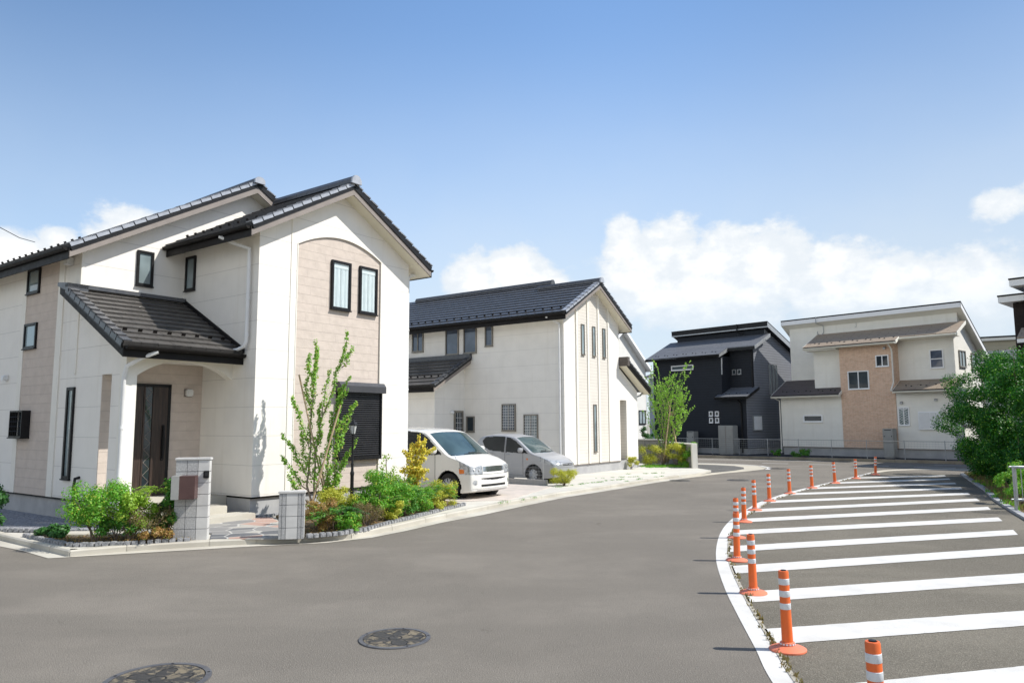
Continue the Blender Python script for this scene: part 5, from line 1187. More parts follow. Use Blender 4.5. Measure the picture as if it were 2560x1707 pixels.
# van: nose at v=-1.38, centre line u=5.43
vn = C1+A*5.47+B*-1.52+V(0, 0, .08)
vprof = [(0, .745), (-.05, .77), (-.12, .815), (-.35, .90), (-.60, .965), (-.72, 1.02), (-1.34, 1.46), (-1.44, 1.515), (-1.7, 1.555), (-2.5, 1.585), (-3.4, 1.57), (-3.9, 1.53), (-4.06, 1.42), (-4.1, 1.2)]
HLV = lambda x, y, z, n: (x > -.42) & (z > .55) & (z < .80+.12*np.clip(-x/.4, 0, 1)) & (y > .40) & (z > .55+.0*x) & ((n[:, 0] > .2) | (x > -.42)) & (n[:, 2] < .75)
car('white_van', 'white people carrier parked nose out between the two white houses', vn, 4.1, 1.56, vprof, WPAINT, (-.72, -3.25), .285, .345, .98,
    [[(-.90, .97), (-1.40, 1.36), (-1.62, 1.47), (-2.12, 1.505), (-2.12, .94)], [(-2.20, .94), (-2.20, 1.51), (-3.05, 1.50), (-3.05, .96)], [(-3.12, .96), (-3.12, 1.495), (-3.78, 1.46), (-3.92, 1.0)]],
    (-.70, -1.42, .10),
    [('indicator', AMBER, lambda x, y, z, n: HLV(x, y, z, n) & (y > .62) & (z < .66) & (z > .565) & (x < -.30)), ('headlight', LAMPC, HLV)],
    [('bumper_slot', PLASB, lambda x, y, z, n: (np.abs(y) < .44) & (z > .415+.03*(np.abs(y)/.44)**2) & (z < .465) & (n[:, 0] > .3)), ('bumper_slot', PLASB, lambda x, y, z, n: (np.abs(y) < .44) & (z > .275) & (z < .325) & (n[:, 0] > .3)), ('fog_light', LAMPC, lambda x, y, z, n: ((y-.60)**2+(z-.37)**2 < .055**2) & (n[:, 0] > .1))],
    [('grille', CHROME, lambda x, y, z, n: (np.abs(y) < .385) & (z > .60) & (z < .715) & (n[:, 0] > .3)), ('lower_grille', CHROME, lambda x, y, z, n: (np.abs(y) < .55) & (z > .165) & (z < .215) & (n[:, 0] > .2))],
    [([(-1.12, .22), (-1.12, .95), (-1.15, 1.02)], .009, PLASB, 'door_seam'), ([(-2.16, .22), (-2.16, 1.46)], .009, PLASB, 'door_seam'), ([(-1.12, .22), (-3.0, .22)], .006, PLASB, 'sill_seam'), ([(-.40, .82), (-.62, .93), (-.80, .985)], .005, PLASB, 'bonnet_seam')],
    (-1.12, 1.02), zb=.12, tumble=.12, handles=((-1.98, .86), (-2.4, .86)), cat='van', nose=.13, planf=.09).scale = (1.03, 1.03, 1.03)
# small silver car
kn = C1+A*10.12+B*-.66+V(0, 0, .08)
kprof = [(0, .56), (-.05, .60), (-.14, .67), (-.42, .78), (-.72, .85), (-.84, .90), (-1.38, 1.275), (-1.52, 1.345), (-1.9, 1.40), (-2.4, 1.41), (-2.8, 1.35), (-2.93, 1.22), (-3.0, 1.0)]
HLK = lambda x, y, z, n: (x > -.62) & (z > .50) & (y > .30) & (z < .60+.27*np.clip(-x/.6, 0, 1)) & (z > .50+.25*np.clip(-x-.12, 0, 1)) & (n[:, 2] < .85)
car('silver_hatchback', 'small silver hatchback parked behind the low block wall', kn, 3.0, 1.28, kprof, SPAINT, (-.80, -2.55), .245, .30, .86,
    [[(-.98, .845), (-1.25, 1.05), (-1.48, 1.215), (-1.66, 1.29), (-1.80, 1.315), (-1.80, .865)], [(-1.86, .87), (-1.86, 1.325), (-2.2, 1.335), (-2.6, 1.31), (-2.72, 1.20), (-2.62, 1.02), (-2.4, .91)]],
    (-.86, -1.50, .10),
    [('headlight', LAMPC, HLK)],
    [('grille_slot', PLASB, lambda x, y, z, n: (np.abs(y) < .27) & (((z > .50) & (z < .525)) | ((z > .545) & (z < .57))) & (n[:, 0] > .2)), ('bumper_slot', PLASB, lambda x, y, z, n: (np.abs(y) < .42) & (z > .25) & (z < .35) & (n[:, 0] > .3))],
    [],
    [([(-1.17, .22), (-1.17, .92)], .008, PLASB, 'door_seam'), ([(-1.83, .22), (-1.83, .9), (-1.83, 1.27)], .008, PLASB, 'door_seam'), ([(-1.17, .22), (-2.3, .22)], .005, PLASB, 'sill_seam')],
    (-1.22, .90), zb=.13, tumble=.15, handles=((-1.72, .80), (-2.3, .84)), planf=.12, nose=.15, marker=(-1.02, .68))
# ================================================================== GATE PIERS, LETTER BOX, LAMP, WALLS
BLKW = mat('smooth_white_block', (.62, .63, .64), .75, build=lambda t: (t.col(t.mix(t.rng(t.noise(5, 5), .3, .7), (.62, .61, .585), (.54, .53, .51))), t.bump(t.noise(60), .3, .004)))
BLKG = mat('rough_grey_block', (.46, .47, .49), .85, build=lambda t: (t.col(t.mix(t.rng(t.noise(45, 5, .7), .35, .65), (.47, .465, .455), (.33, .33, .325))), t.bump(t.noise(70, 4), .7, .006)))
MORT = noisy('dark_mortar', (.13, .13, .135), (.18, .18, .18), 20, .95, 0)
def pier(name, label, p0, p1, depth, h, cols, rows, zb=.08):
    p0, p1 = V(*p0, zb), V(*p1, zb); e = (p1-p0); w = e.length; e.normalize(); n = V(e.y, -e.x, 0)
    t = thing(name, label, 'gate pier', p0, math.atan2(e.y, e.x))
    MB().box((.006, .006, 0), (w-.006, depth-.006, h)).build('core', MORT, t)
    rh = h/rows; x = 0
    for ci, (cw_, m, nm) in enumerate(cols):
        b = MB()
        for r_ in range(rows): b.box((x*w+.003, 0, r_*rh+.003), ((x+cw_)*w-.003, depth, (r_+1)*rh-.003))
        b.build(nm, m, t, bevel=.003); x += cw_
    b = MB(); b.box((-.012, -.012, h), (w+.012, depth+.012, h+.035)); b.build('coping', BLKW, t, bevel=.006)
    return t
p1 = pier('gate_pier', 'tall grey and white block gate pier carrying a letter box', (-5.07, 11.24), (-4.59, 11.32), .14, 1.19, [(.335, BLKG, 'rough_blocks'), (.32, BLKG, 'rough_blocks'), (.345, BLKW, 'smooth_blocks')], 7)
p2 = pier('gate_pier', 'short white block gate pier with grooved sides beside the young tree', (-3.53, 11.33), (-3.16, 11.40), .16, .68, [(.12, BLKG, 'rough_blocks'), (.16, BLKG, 'rough_blocks'), (.46, BLKW, 'smooth_blocks'), (.14, BLKG, 'rough_blocks'), (.12, BLKG, 'rough_blocks')], 4)
e = V(.54, .09, 0).normalized()
lb = thing('letter_box', 'brown and silver letter box hanging on the tall gate pier', 'letter box', V(-5.07, 11.24, .08), math.atan2(e.y, e.x))
BRN = noisy('brown_enamel', (.085, .045, .042), (.10, .055, .05), 6, .4, 0)
b = MB(); b.box((.01, -.20, .625), (.33, 0, .965)); b.build('box_body', BRN, lb, bevel=.005); MB().box((-.002, -.205, .622), (.11, -.002, .968)).build('silver_band', noisy('satin_grey', (.42, .42, .40), (.38, .38, .36), 5, .4, 0, metal=.3), lb, bevel=.004)
ip = thing('intercom', 'small black door intercom on the white side of the tall gate pier', 'intercom', V(-5.07, 11.24, .08), math.atan2(e.y, e.x))
b = MB(); b.box((.405, -.035, .92), (.485, 0, 1.03)); b.build('intercom_body', BLACKM, ip, bevel=.006); b = MB(); b.box((.43, -.039, .95), (.475, -.034, 1.01)); b.build('call_button', PLASB, ip)
def lamp():
    t = thing('garden_lamp', 'black lantern lamp post among the shrubs in front of the roller shutter', 'lamp post', (-2.73, 12.72, .08))
    b = MB(); b.lathe([(0, 0), (.07, 0), (.07, .05), (.045, .08), (.032, .30), (.030, .85), (.036, .87), (.036, .90), (.024, .93), (.022, 1.02), (.026, 1.04), (.020, 1.06), (.018, 1.48), (.026, 1.50), (.020, 1.53)], seg=14); b.build('post', BLACKM, t, smooth=True)
    b = MB(); b.lathe([(.03, 1.53), (.034, 1.545), (.045, 1.555)], seg=6)
    for k in range(6):
        a = math.pi/3*k; b.tube([(.042*math.cos(a), .042*math.sin(a), 1.55), (.072*math.cos(a), .072*math.sin(a), 1.70)], .005, 4)
    b.lathe([(.085, 1.700), (.090, 1.708), (.060, 1.745), (.030, 1.775), (.018, 1.80), (.010, 1.815), (.016, 1.83), (.006, 1.85), (.003, 1.90), (0, 1.90)], seg=6); la = b.build('lantern', BLACKM, t)
    MB().lathe([(.040, 1.556), (.070, 1.698)], seg=6).build('lantern_glass', noisy('frosted_glass', (.55, .56, .54), (.42, .43, .42), 20, .15, 0), la)
lamp()
# low wall by the silver car with wire fence
w0 = V(.95, 20.84, .08); t = thing('low_block_wall', 'low grey concrete block wall beside the silver hatchback', 'wall', w0, A_YAW+math.pi/2)
def lwb(t):
    x, y, z = t.xyz(); g = groove(t, x, .05, 0, .012); t.col(t.mix(t.m('MULTIPLY', g, .5), t.mix(t.noise(4), (.40, .39, .37), (.33, .32, .31)), (.16, .16, .155))); t.bump(t.m('SUBTRACT', t.noise(40), g), .5, .01)
LWB = mat('ribbed_block', (.37, .36, .35), .85, build=lwb)
b = MB(); b.box((0, -.05, 0), (4.5, .05, .15)); b.build('blocks', LWB, t)
f = thing('wire_fence', 'wire mesh fence panel on the low block wall in front of the silver hatchback', 'fence', w0+V(0, 0, .15), A_YAW+math.pi/2)
b = MB(); b.tube([(.12, 0, 0), (.12, 0, .60)], .014, 8); b.build('post', GREYMET, f); b = MB(); b.tube([(2.1, 0, 0), (2.1, 0, .60)], .014, 8); b.build('post', GREYMET, f)
b = MB()
for k in range(40): b.tube([(.13+k*.05, 0, .02), (.13+k*.05, 0, .56)], .0022, 3, False)
for k in range(6): b.tube([(.12, 0, .03+k*.1), (2.1, 0, .03+k*.1)], .003, 3, False)
b.build('mesh_panel', GREYMET, f, fix=False)
# stone sett edging
SETT = mat('granite_sett', (.22, .23, .25), .85, build=lambda t: (t.col(t.mix(t.rng(t.noise(25, 5, .7), .35, .65), (.36, .36, .37), (.18, .185, .19))), t.bump(t.noise(25, 5), .8, .02)))
def setts(name, label, pts, z=.08, s=.10, hgt=.062, ds=0):
    t = thing(name, label, 'edging', (*pts[0], z)); b = MB(); o = V(*pts[0], 0)
    for p, q in zip(pts[:-1], pts[1:]):
        p, q = V(*p, 0)-o, V(*q, 0)-o; d = q-p; L = d.length; d.normalize(); n = V(-d.y, d.x, 0); k = max(1, round(L/s))
        for i in range(k):
            j = [random.uniform(-.006, .006) for _ in range(6)]
            b.prism([p+d*(L*i/k+.006+j[0])-n*(.045+j[1]), p+d*(L*(i+1)/k-.006+j[2])-n*(.045+j[3]), p+d*(L*(i+1)/k-.006+j[4])+n*.045, p+d*(L*i/k+.006+j[5])+n*.045], (0, 0, hgt+j[0]))
    b.build('setts', SETT, t, bevel=.008); MB().prism([(x, y, .0) for x, y in ()], (0, 0, 1)) if False else None
    return t
setts('stone_edging', 'row of grey granite setts along the front of the left flower bed', [(-6.36, 10.76), (-5.49, 10.86), (-4.78, 11.20)])
setts('stone_edging', 'row of dark granite setts running back from the corner of the left flower bed', [(-6.42, 10.82), (-7.55, 11.68)])
setts('stone_edging', 'low row of pale setts between the gravel and the flat slab at the far left', [(-8.7, 12.35), (-7.4, 12.15), (-6.2, 12.05), (-5.6, 12.0)])
setts('stone_edging', 'curving row of granite setts along the right flower bed', [(-3.14, 11.46), (-2.72, 11.72), (-2.38, 12.22), (-2.10, 13.05), (-1.72, 14.1), (-1.38, 15.0), (-1.02, 15.9)])
setts('stone_edging', 'short row of dark setts at the foot of the near house corner', [tuple((C1+A*.05+B*-.10)[:2]), tuple((C1+A*.62+B*-.10)[:2])], hgt=.05)
# beds, gravel, flagstones
b1 = [(-6.42, 10.82), (-5.49, 10.90), (-4.80, 11.24), (-5.0, 11.9), (-6.0, 11.7), (-7.3, 11.5)]
sheet('left_bed_soil', b1, .115, SOIL, thick=.03)
b2 = [(-3.14, 11.50), (-2.75, 11.76), (-2.42, 12.24), (-2.14, 13.06), (-1.76, 14.1), (-1.42, 15.0), (-1.06, 15.9)]+[tuple((C1+A*u_2+B*v_2)[:2]) for u_2, v_2 in ((4.3, -.5), (4.2, -.02), (.8, -.03), (.3, -.35))]+[(-3.5, 12.2)]
sheet('right_bed_soil', b2, .125, SOIL, thick=.04)
def gravb(t):
    v = t.n('ShaderNodeTexVoronoi'); v.inputs['Scale'].default_value = 38; t.l(t.co(), v.inputs[0])
    s = t.n('ShaderNodeSeparateColor'); t.l(v.outputs[1], s.inputs[0]); t.col(t.mix(s.outputs[0], (.16, .165, .19), (.40, .41, .44))); t.bump(t.rng(v.outputs[0], 0, .6, 1, 0), 1.0, .02)
GRAV = mat('grey_gravel', (.3, .3, .32), .9, build=gravb)
sheet('gravel', [tuple((C1+A*a+B*v)[:2]) for a, v in ((-2.05, -.1), (-2.05, 9), (-4.6, 9))]+[(-9.5, 12.6), (-8.7, 12.4), (-7.4, 12.2), (-6.2, 12.1), (-5.7, 12.05)], .095, GRAV, kind='stuff', thick=.01)
def flagb(t):
    v = t.n('ShaderNodeTexVoronoi'); v.inputs['Scale'].default_value = 2.6; t.l(t.co(), v.inputs[0]); v2 = t.n('ShaderNodeTexVoronoi'); v2.feature = 'DISTANCE_TO_EDGE'; v2.inputs['Scale'].default_value = 2.6; t.l(t.co(), v2.inputs[0])
    s = t.n('ShaderNodeSeparateColor'); t.l(v.outputs[1], s.inputs[0]); c = t.mix(t.rng(s.outputs[0], .25, .35, smooth=False), (.12, .125, .135), (.24, .235, .23)); c = t.mix(t.rng(s.outputs[1], .62, .68), c, (.42, .28, .23)); c = t.mix(t.rng(s.outputs[2], .72, .78), c, (.40, .38, .34))
    c = t.mix(t.rng(v2.outputs[0], .02, .05, 1, 0), c, (.45, .44, .41)); t.col(c); t.bump(t.rng(v2.outputs[0], .01, .06), .6, .01)
FLAG = mat('flagstone', (.25, .24, .23), .8, build=flagb)
sheet('flagstone_path', [(-4.55, 11.34), (-3.53, 11.36), (-3.55, 12.2)]+[tuple((C1+A*a+B*v)[:2]) for a, v in ((.2, -.35), (0, -.05), (0, .3), (-1.95, .3), (-2.0, -.3))]+[(-4.75, 11.9)], .10, FLAG, thick=.02)
PINK = mat('pink_paver', (.45, .36, .32), .85, build=lambda t: (t.col(t.mix(t.rng(t.noise(3, 5), .35, .65), (.56, .49, .43), (.47, .42, .37))), t.bump(t.noise(50), .3, .005)))
sheet('driveway_paving', [tuple((C1+A*a+B*v)[:2]) for a, v in ((5.2, -2.1), (8.7, -1.0), (8.75, 1.5), (4.15, 1.5), (4.2, -1.2))], .092, PINK, thick=.012)
b = MB()      # raised slab behind the left bed
b.box((0, 0, 0), (1.9, .38, .07)); o = b.build('concrete_slab', CONCW, bevel=.01); o.location = (-7.35, 11.45, .08); o.rotation_euler = (0, 0, R(3)); o['kind'] = 'structure'
# paving joints with grass on the concrete apron past the second house
# ================================================================== GARDEN WALL, UTILITY BOXES, FENCES
t = thing('garden_wall', 'low grey block garden wall with white coping round the street tree', 'wall', (6.92, 28.35, .08))
b = MB(); b.box((-.10, -.06, 0), (.10, .12, .92)); b.build('end_pier', TRIM, t, bevel=.005)
b = MB(); b.prism([(-.02, .1, 0), (.06, .1, 0), (-.45, 3.4, 0), (-.55, 3.4, 0)], (0, 0, .88)); b.prism([(-.5, 3.4, 0), (-.5, 3.52, 0), (-3.6, 5.3, 0), (-3.65, 5.2, 0)], (0, 0, .98)); b.build('blocks', BLOCKG, t)
b = MB(); b.prism([(-.06, .0, .88), (.10, .0, .88), (-.40, 3.5, .88), (-.6, 3.4, .88)], (0, 0, .05)); b.prism([(-.5, 3.35, .98), (-.5, 3.57, .98), (-3.6, 5.36, .98), (-3.68, 5.16, .98)], (0, 0, .05)); b.prism([(-1.75, 4.0, 0), (-1.6, 3.92, 0), (-1.54, 4.02, 0), (-1.7, 4.1, 0)], (0, 0, 1.0)); b.build('coping', TRIM, t)
def online(u, v): return T0+TU*u+TV*v
def ubox(name, label, cat, u, v, w, d, h, kind):
    t = thing(name, label, cat, online(u, v)+V(0, 0, .12), T_YAW); GB = noisy('putty_metal', (.34, .34, .32), (.30, .30, .285), 3, .5, 0)
    b = MB(); b.box((0, 0, .03), (w, d, h)); b.build('cabinet', GB, t, bevel=.015)
    b = MB(); b.box((.04, .03, 0), (w-.04, d-.03, .03)); b.build('plinth', CONC, t)
    b = MB()
    if kind == 'shed':
        for k in range(1, 14): b.box((.0, -.006, h*k/14-.006), (w, .0, h*k/14+.006))
        b.box((w/2-.01, -.012, .05), (w/2+.01, 0, h-.03))
        b.build('door_ribs', BARGE, t)
    else:
        b.box((w*.18, -.006, h*.94), (w*.82, 0, h*.965)); b.box((.0, -.004, h*.52), (w, 0, h*.528)); b.build('panel_gap', PLASB, t)
        b = MB(); b.box((w*.12, -.012, h*.72), (w*.18, 0, h*.76)); b.build('latch', BLACKM, t); b = MB(); b.box((w*.82, -.012, h*.72), (w*.88, 0, h*.76)); b.build('latch', BLACKM, t)
    return t
ubox('water_heater', 'slim grey water heater in front of the brick bay', 'water heater', 5.32, -.62, .46, .45, 1.36, 'h')
ubox('water_heater', 'slim grey water heater left of the storage shed by the charcoal house', 'water heater', -4.62, -1.95, .46, .45, 1.2, 'h')
ubox('storage_shed', 'grey ribbed storage shed in front of the charcoal house', 'shed', -2.62, -1.95, .88, .5, 1.52, 'shed')
f = thing('wire_fence', 'long low wire fence in front of the charcoal and cream houses', 'fence', (9.3, 41.8, .12))
fp = [V(9.3, 41.8, 0), V(12.9, 37.75, 0), V(18.4, 31.9, 0), V(20.4, 30.0, 0)]; o0 = fp[0]
b = MB()
for p, q in zip(fp[:-1], fp[1:]):
    for k in range(8): b.tube([p-o0+V(0, 0, .12+k*.098), q-o0+V(0, 0, .12+k*.098)], .0035, 3, False)
    n = int((q-p).length/.12)
    for k in range(n): s = p+(q-p)*(k/n)-o0; b.tube([s+V(0, 0, .1), s+V(0, 0, .82)], .0022, 3, False)
    b.tube([p-o0+V(0, 0, .82), q-o0+V(0, 0, .82)], .012, 5, False)
b.build('wire_mesh', GREYMET, f, fix=False)
Lt = sum((q-p).length for p, q in zip(fp[:-1], fp[1:])); post = MB().tube([(0, 0, 0), (0, 0, .86)], .018, 8).build('post', GREYMET, f)
k = 0; s = .6
while s < Lt:
    d = s; 
    for p, q in zip(fp[:-1], fp[1:]):
        if d <= (q-p).length: pos = p+(q-p).normalized()*d; break
        d -= (q-p).length
    g_ = post if k == 0 else post.copy()
    if k: S.collection.objects.link(g_)
    g_.parent = f; g_.location = pos-o0; k += 1; s += 1.62
# guard rail at the right edge
t = thing('guard_rail', 'grey steel guard rail at the right edge in front of the big bush', 'railing', (9.95, 14.85, .03), R(-35))
GAL = noisy('galvanised_steel', (.40, .42, .43), (.33, .35, .36), 9, .45, .1, metal=.6)
for x in (0, .95, 1.9): MB().tube([(x, 0, 0), (x, 0, .86)], .028, 10).build('post', GAL, t, smooth=True)
b = MB(); b.tube([(-.03, 0, .86), (2.2, 0, .86)], .024, 10); b.build('top_rail', GAL, t, smooth=True); b = MB(); b.tube([(-.03, 0, .22), (2.2, 0, .22)], .02, 10); b.build('lower_rail', GAL, t, smooth=True)
b = MB()
for k in range(14): b.tube([(.12+k*.15, 0, .22), (.12+k*.15, 0, .86)], .009, 6)
b.build('bars', GAL, t, smooth=True)
t = thing('guard_rail', 'rear run of the steel guard rail, half hidden in the bush', 'railing', (9.95, 14.98, .03), R(3))
for x in (.12, 1.5): MB().tube([(x, 0, 0), (x, 0, .86)], .024, 10).build('post', GAL, t, smooth=True)
b = MB(); b.tube([(.0, 0, .86), (2.6, 0, .86)], .022, 10); b.build('top_rail', GAL, t, smooth=True); b = MB(); b.tube([(.0, 0, .22), (2.6, 0, .22)], .018, 10); b.build('lower_rail', GAL, t, smooth=True)
b = MB().tube([(-7.45, 10.0, 4.80), (-8.05, 11.3, 4.90), (-8.66, 12.7, 5.08), (-9.27, 14.04, 5.34)], .006, 6); o = b.build('power_line', BLACKM); tag(o, 'thin black power line running down to the eave at the top left', 'cable')
# ================================================================== VEGETATION
def leafmesh(name, C, Nrm, size, m, par, aspect=.55, jit=.35, fold=True, T=None):
    """C: leaf centres, Nrm: preferred normals; one small folded leaf each"""
    C = np.asarray(C, float); n = len(C); Nn = np.asarray(Nrm, float)+rng.normal(0, jit, (n, 3)); Nn /= np.linalg.norm(Nn, axis=1)[:, None]+1e-9
    t = rng.normal(0, 1, (n, 3)) if T is None else np.asarray(T, float)+rng.normal(0, .25, (n, 3)); t -= (t*Nn).sum(1)[:, None]*Nn; t /= np.linalg.norm(t, axis=1)[:, None]+1e-9
    s = np.cross(Nn, t); L = size*rng.uniform(.65, 1.3, (n, 1)); w = L*aspect*.5
    P = np.stack([C-t*L*.5, C+s*w+Nn*w*.25-t*L*.05, C+t*L*.5, C-s*w+Nn*w*.25-t*L*.05], 1).reshape(-1, 3)
    i = np.arange(n)*4; F = np.concatenate([np.stack([i, i+1, i+2], 1), np.stack([i, i+2, i+3], 1)])
    me = bpy.data.meshes.new(name); me.vertices.add(len(P)); me.vertices.foreach_set('co', P.ravel()); me.loops.add(F.size); me.loops.foreach_set('vertex_index', F.ravel().astype(np.int32))
    me.polygons.add(len(F)); me.polygons.foreach_set('loop_start', np.arange(0, F.size, 3, dtype=np.int32)); me.polygons.foreach_set('loop_total', np.full(len(F), 3, np.int32))
    me.update(calc_edges=True); me.validate(); me.materials.append(m)
    o = bpy.data.objects.new(name, me); S.collection.objects.link(o); o.parent = par; return o
BARK = noisy('bark', (.20, .15, .11), (.12, .09, .07), 14, .85, .5); BARKL = noisy('pale_bark', (.36, .29, .22), (.24, .19, .15), 14, .85, .4); BAMBOO = noisy('bamboo_stake', (.58, .44, .28), (.46, .34, .20), 6, .6, .1)
LG = leafm('leaf_fresh', (.09, .30, .025), (.22, .48, .05), (.44, .46, .07)); LB = leafm('leaf_bright', (.19, .36, .03), (.34, .50, .06)); LD = leafm('leaf_dark', (.025, .10, .022), (.06, .18, .035), tr=.25)
LM = leafm('leaf_mid', (.05, .20, .028), (.13, .34, .05), (.28, .34, .05)); LY = leafm('leaf_yellow', (.52, .50, .06), (.80, .70, .12), (.72, .46, .07)); LYG = leafm('leaf_yellowgreen', (.36, .42, .05), (.56, .54, .08))
LBR = leafm('leaf_brown', (.16, .13, .06), (.26, .22, .10), (.34, .20, .08)); LR = leafm('leaf_reddish', (.30, .15, .06), (.42, .30, .09), (.16, .26, .05)); LT = leafm('leaf_tree', (.14, .34, .035), (.30, .52, .07), (.42, .40, .10)); LT2 = leafm('leaf_tree_lime', (.20, .46, .04), (.40, .66, .09))
LH = leafm('leaf_hedge', (.006, .060, .006), (.042, .215, .010), (.20, .40, .03), rough=.5, tr=.26)
def unit(v): return v/(np.linalg.norm(v, axis=-1, keepdims=True)+1e-9)
def cluster_pts(cl, n, shell=.55):
    c = np.array([q[:3] for q in cl], float); r = np.array([q[3] for q in cl], float); p = r**2/np.sum(r**2); k = rng.choice(len(cl), n, p=p)
    d = unit(rng.normal(0, 1, (n, 3))); rad = r[k]*(shell+(1-shell)*rng.random(n))**.7; return c[k]+d*rad[:, None]*[1, 1, .85], unit(d+[0, 0, .45])
def shrub(name, label, cat, loc, w, h, m, n=900, leaf=.05, stems=5, zlow=.25, asp=.55, sm=BARK, group=None, nc=14, seed=None):
    n = int(n*2.6); leaf *= .92; w *= 1.12; h *= 1.08; nc = int(nc*1.3)
    t = thing(name, label, cat, (*loc, .11), 0, group); cl = []
    st = MB()
    for k in range(nc):
        a = rng.random()*6.28; z = zlow+(1-zlow)*rng.random()**.8; rr = w/2*math.sqrt(rng.random())*(1-.55*abs(z-.62))*.95
        cl.append((math.cos(a)*rr, math.sin(a)*rr, z*h*.92, w*.14+h*.05))
    for k in range(min(stems, nc)):
        c = cl[k]; a = rng.random()*6.28; st.tube([(math.cos(a)*.03, math.sin(a)*.03, -.03), (c[0]*.35, c[1]*.35, c[2]*.45), (c[0], c[1], c[2])], [.011, .008, .004], 5)
    st.build('stems', sm, t); P_, N_ = cluster_pts(cl, n, .2); P_[:, 2] = np.maximum(P_[:, 2], .02); leafmesh('foliage', P_, N_, leaf, m, t, asp); return t
def frondplant(name, label, cat, loc, h, m, nf=16, L=.42, leaf=.06, arch=.5, stalk=.35, sm=BARK, asp=.35):
    t = thing(name, label, cat, (*loc, .11)); st = MB(); C, Nn, T = [], [], []
    for k in range(nf):
        a = rng.random()*6.28; z0 = stalk*h+(1-stalk)*h*.45*rng.random(); up = rng.uniform(.35, 1.0); l = L*rng.uniform(.7, 1.15); pts = []
        for q in range(9):
            s = q/8; pts.append(np.array([math.cos(a)*l*s, math.sin(a)*l*s, z0+l*up*s-arch*l*s*s]))
        st.tube([tuple(p) for p in pts[::2]], .003, 4, False)
        ax = unit(pts[8]-pts[0]); sd_ = np.array([-math.sin(a), math.cos(a), 0])
        for q in np.linspace(.18, 1, 15):
            p = pts[0]*(1-q)+pts[8]*q; p[2] = z0+l*up*q-arch*l*q*q
            for s in (-1, 1): C.append(p+sd_*s*leaf*.42); Nn.append([0, 0, 1]); T.append(sd_*s+ax*.55)
    for k in range(3): st.tube([(rng.normal(0, .03), rng.normal(0, .03), -.02), (rng.normal(0, .03), rng.normal(0, .03), h*.6)], .009, 5)
    st.build('stems', sm, t); leafmesh('fronds', C, Nn, leaf, m, t, asp, .3, T=T); return t
BED1 = 'shrubs in the left flower bed'; BED2 = 'shrubs in the right flower bed'
shrub('leafy_shrub', 'larger of two bright green shrubs left of the tall gate pier', 'shrub', (-6.08, 10.98), .80, .80, LG, 2600, .042, 8, .34, nc=24)
shrub('leafy_shrub', 'smaller bright green shrub below the porch downpipe', 'shrub', (-5.62, 11.08), .56, .66, LB, 1300, .045, 7, .30, nc=14)
frondplant('feathery_plant', 'lime green feathery plant rising in front of the front door', 'plant', (-5.42, 11.42), .86, LB, 18, .36, .065, .75, .72)
shrub('twiggy_shrub', 'brown twiggy low shrub in the left flower bed', 'shrub', (-5.40, 11.18), .62, .46, LBR, 1300, .024, 9, .12, nc=18)
shrub('upright_shrub', 'dark green upright shrub touching the left side of the tall gate pier', 'shrub', (-5.17, 11.30), .30, .86, LM, 560, .062, 5, .15, nc=12)
shrub('dark_shrub', 'dark green bushy shrub under the lime feathery plant', 'shrub', (-5.28, 11.56), .5, .5, LD, 800, .05, 4, .1, nc=10)
shrub('low_plant', 'low dark green plant at the far corner of the left bed', 'plant', (-6.98, 11.38), .46, .17, LD, 420, .07, 3, .2, nc=8)
shrub('low_plant', 'low yellow and red leaved plants along the setts before the gate pier', 'plant', (-5.22, 11.06), .46, .17, LR, 420, .04, 3, .2, nc=9)
shrub('edge_shrub', 'dark shrub cut off by the left edge of the photo', 'shrub', (-8.85, 12.45), .80, .66, LD, 1700, .06, 6, .1, nc=16)
shrub('low_plant', 'reddish and lime low shrub next to the short gate pier', 'shrub', (-3.05, 12.0), .52, .46, LR, 1300, .035, 6, .1, nc=16)
shrub('leafy_shrub', 'lime green bush between the short gate pier and the dark fern-like plant', 'shrub', (-2.95, 12.5), .62, .60, LYG, 1500, .036, 6, .1, nc=16)
frondplant('fern_like_plant', 'dark green fern-like plant at the foot of the lamp post', 'plant', (-2.78, 12.28), .46, LD, 26, .40, .075, .6, .35)
frondplant('fern_like_plant', 'mid green fern-like plant right behind the lamp post', 'plant', (-2.50, 13.0), .62, LM, 24, .36, .07, .5, .5)
shrub('leafy_shrub', 'bright green upright shrub just right of the lamp post', 'shrub', (-2.36, 12.95), .46, .86, LG, 1500, .040, 8, .25, nc=18)
shrub('twiggy_shrub', 'olive brown fuzzy shrub at the front of the right flower bed', 'shrub', (-2.43, 12.52), .50, .36, LBR, 1300, .020, 8, .1, nc=16)
shrub('leafy_shrub', 'fresh green shrub in the middle of the right flower bed', 'shrub', (-2.10, 13.45), .56, .62, LG, 1500, .040, 6, .15, nc=16)
shrub('leafy_shrub', 'yellow tipped low shrub at the bend of the sett edging', 'shrub', (-2.12, 13.2), .42, .34, LYG, 800, .036, 5, .1, nc=10)
shrub('sprig_plant', 'thin tall sprigs of pale leaves against the white wall', 'plant', (-2.40, 14.3), .34, 1.15, LB, 130, .05, 6, .4, nc=9)
frondplant('fern_like_plant', 'feathery green shrub under the yellow leaved sapling', 'plant', (-1.92, 14.5), .66, LG, 26, .40, .06, .5, .45)
frondplant('fern_like_plant', 'feathery dark green shrub in front of the van wheel', 'plant', (-1.66, 14.95), .55, LM, 26, .40, .06, .5, .4)
shrub('leafy_shrub', 'lime and red low shrub at the far end of the right bed, before the van', 'shrub', (-1.42, 15.35), .60, .50, LYG, 1300, .034, 6, .1, nc=14)
shrub('leafy_shrub', 'mid green shrub against the wall base behind the flower bed', 'shrub', (-2.35, 13.9), .6, .55, LM, 1200, .045, 5, .1, nc=12)
rng.seed(77)
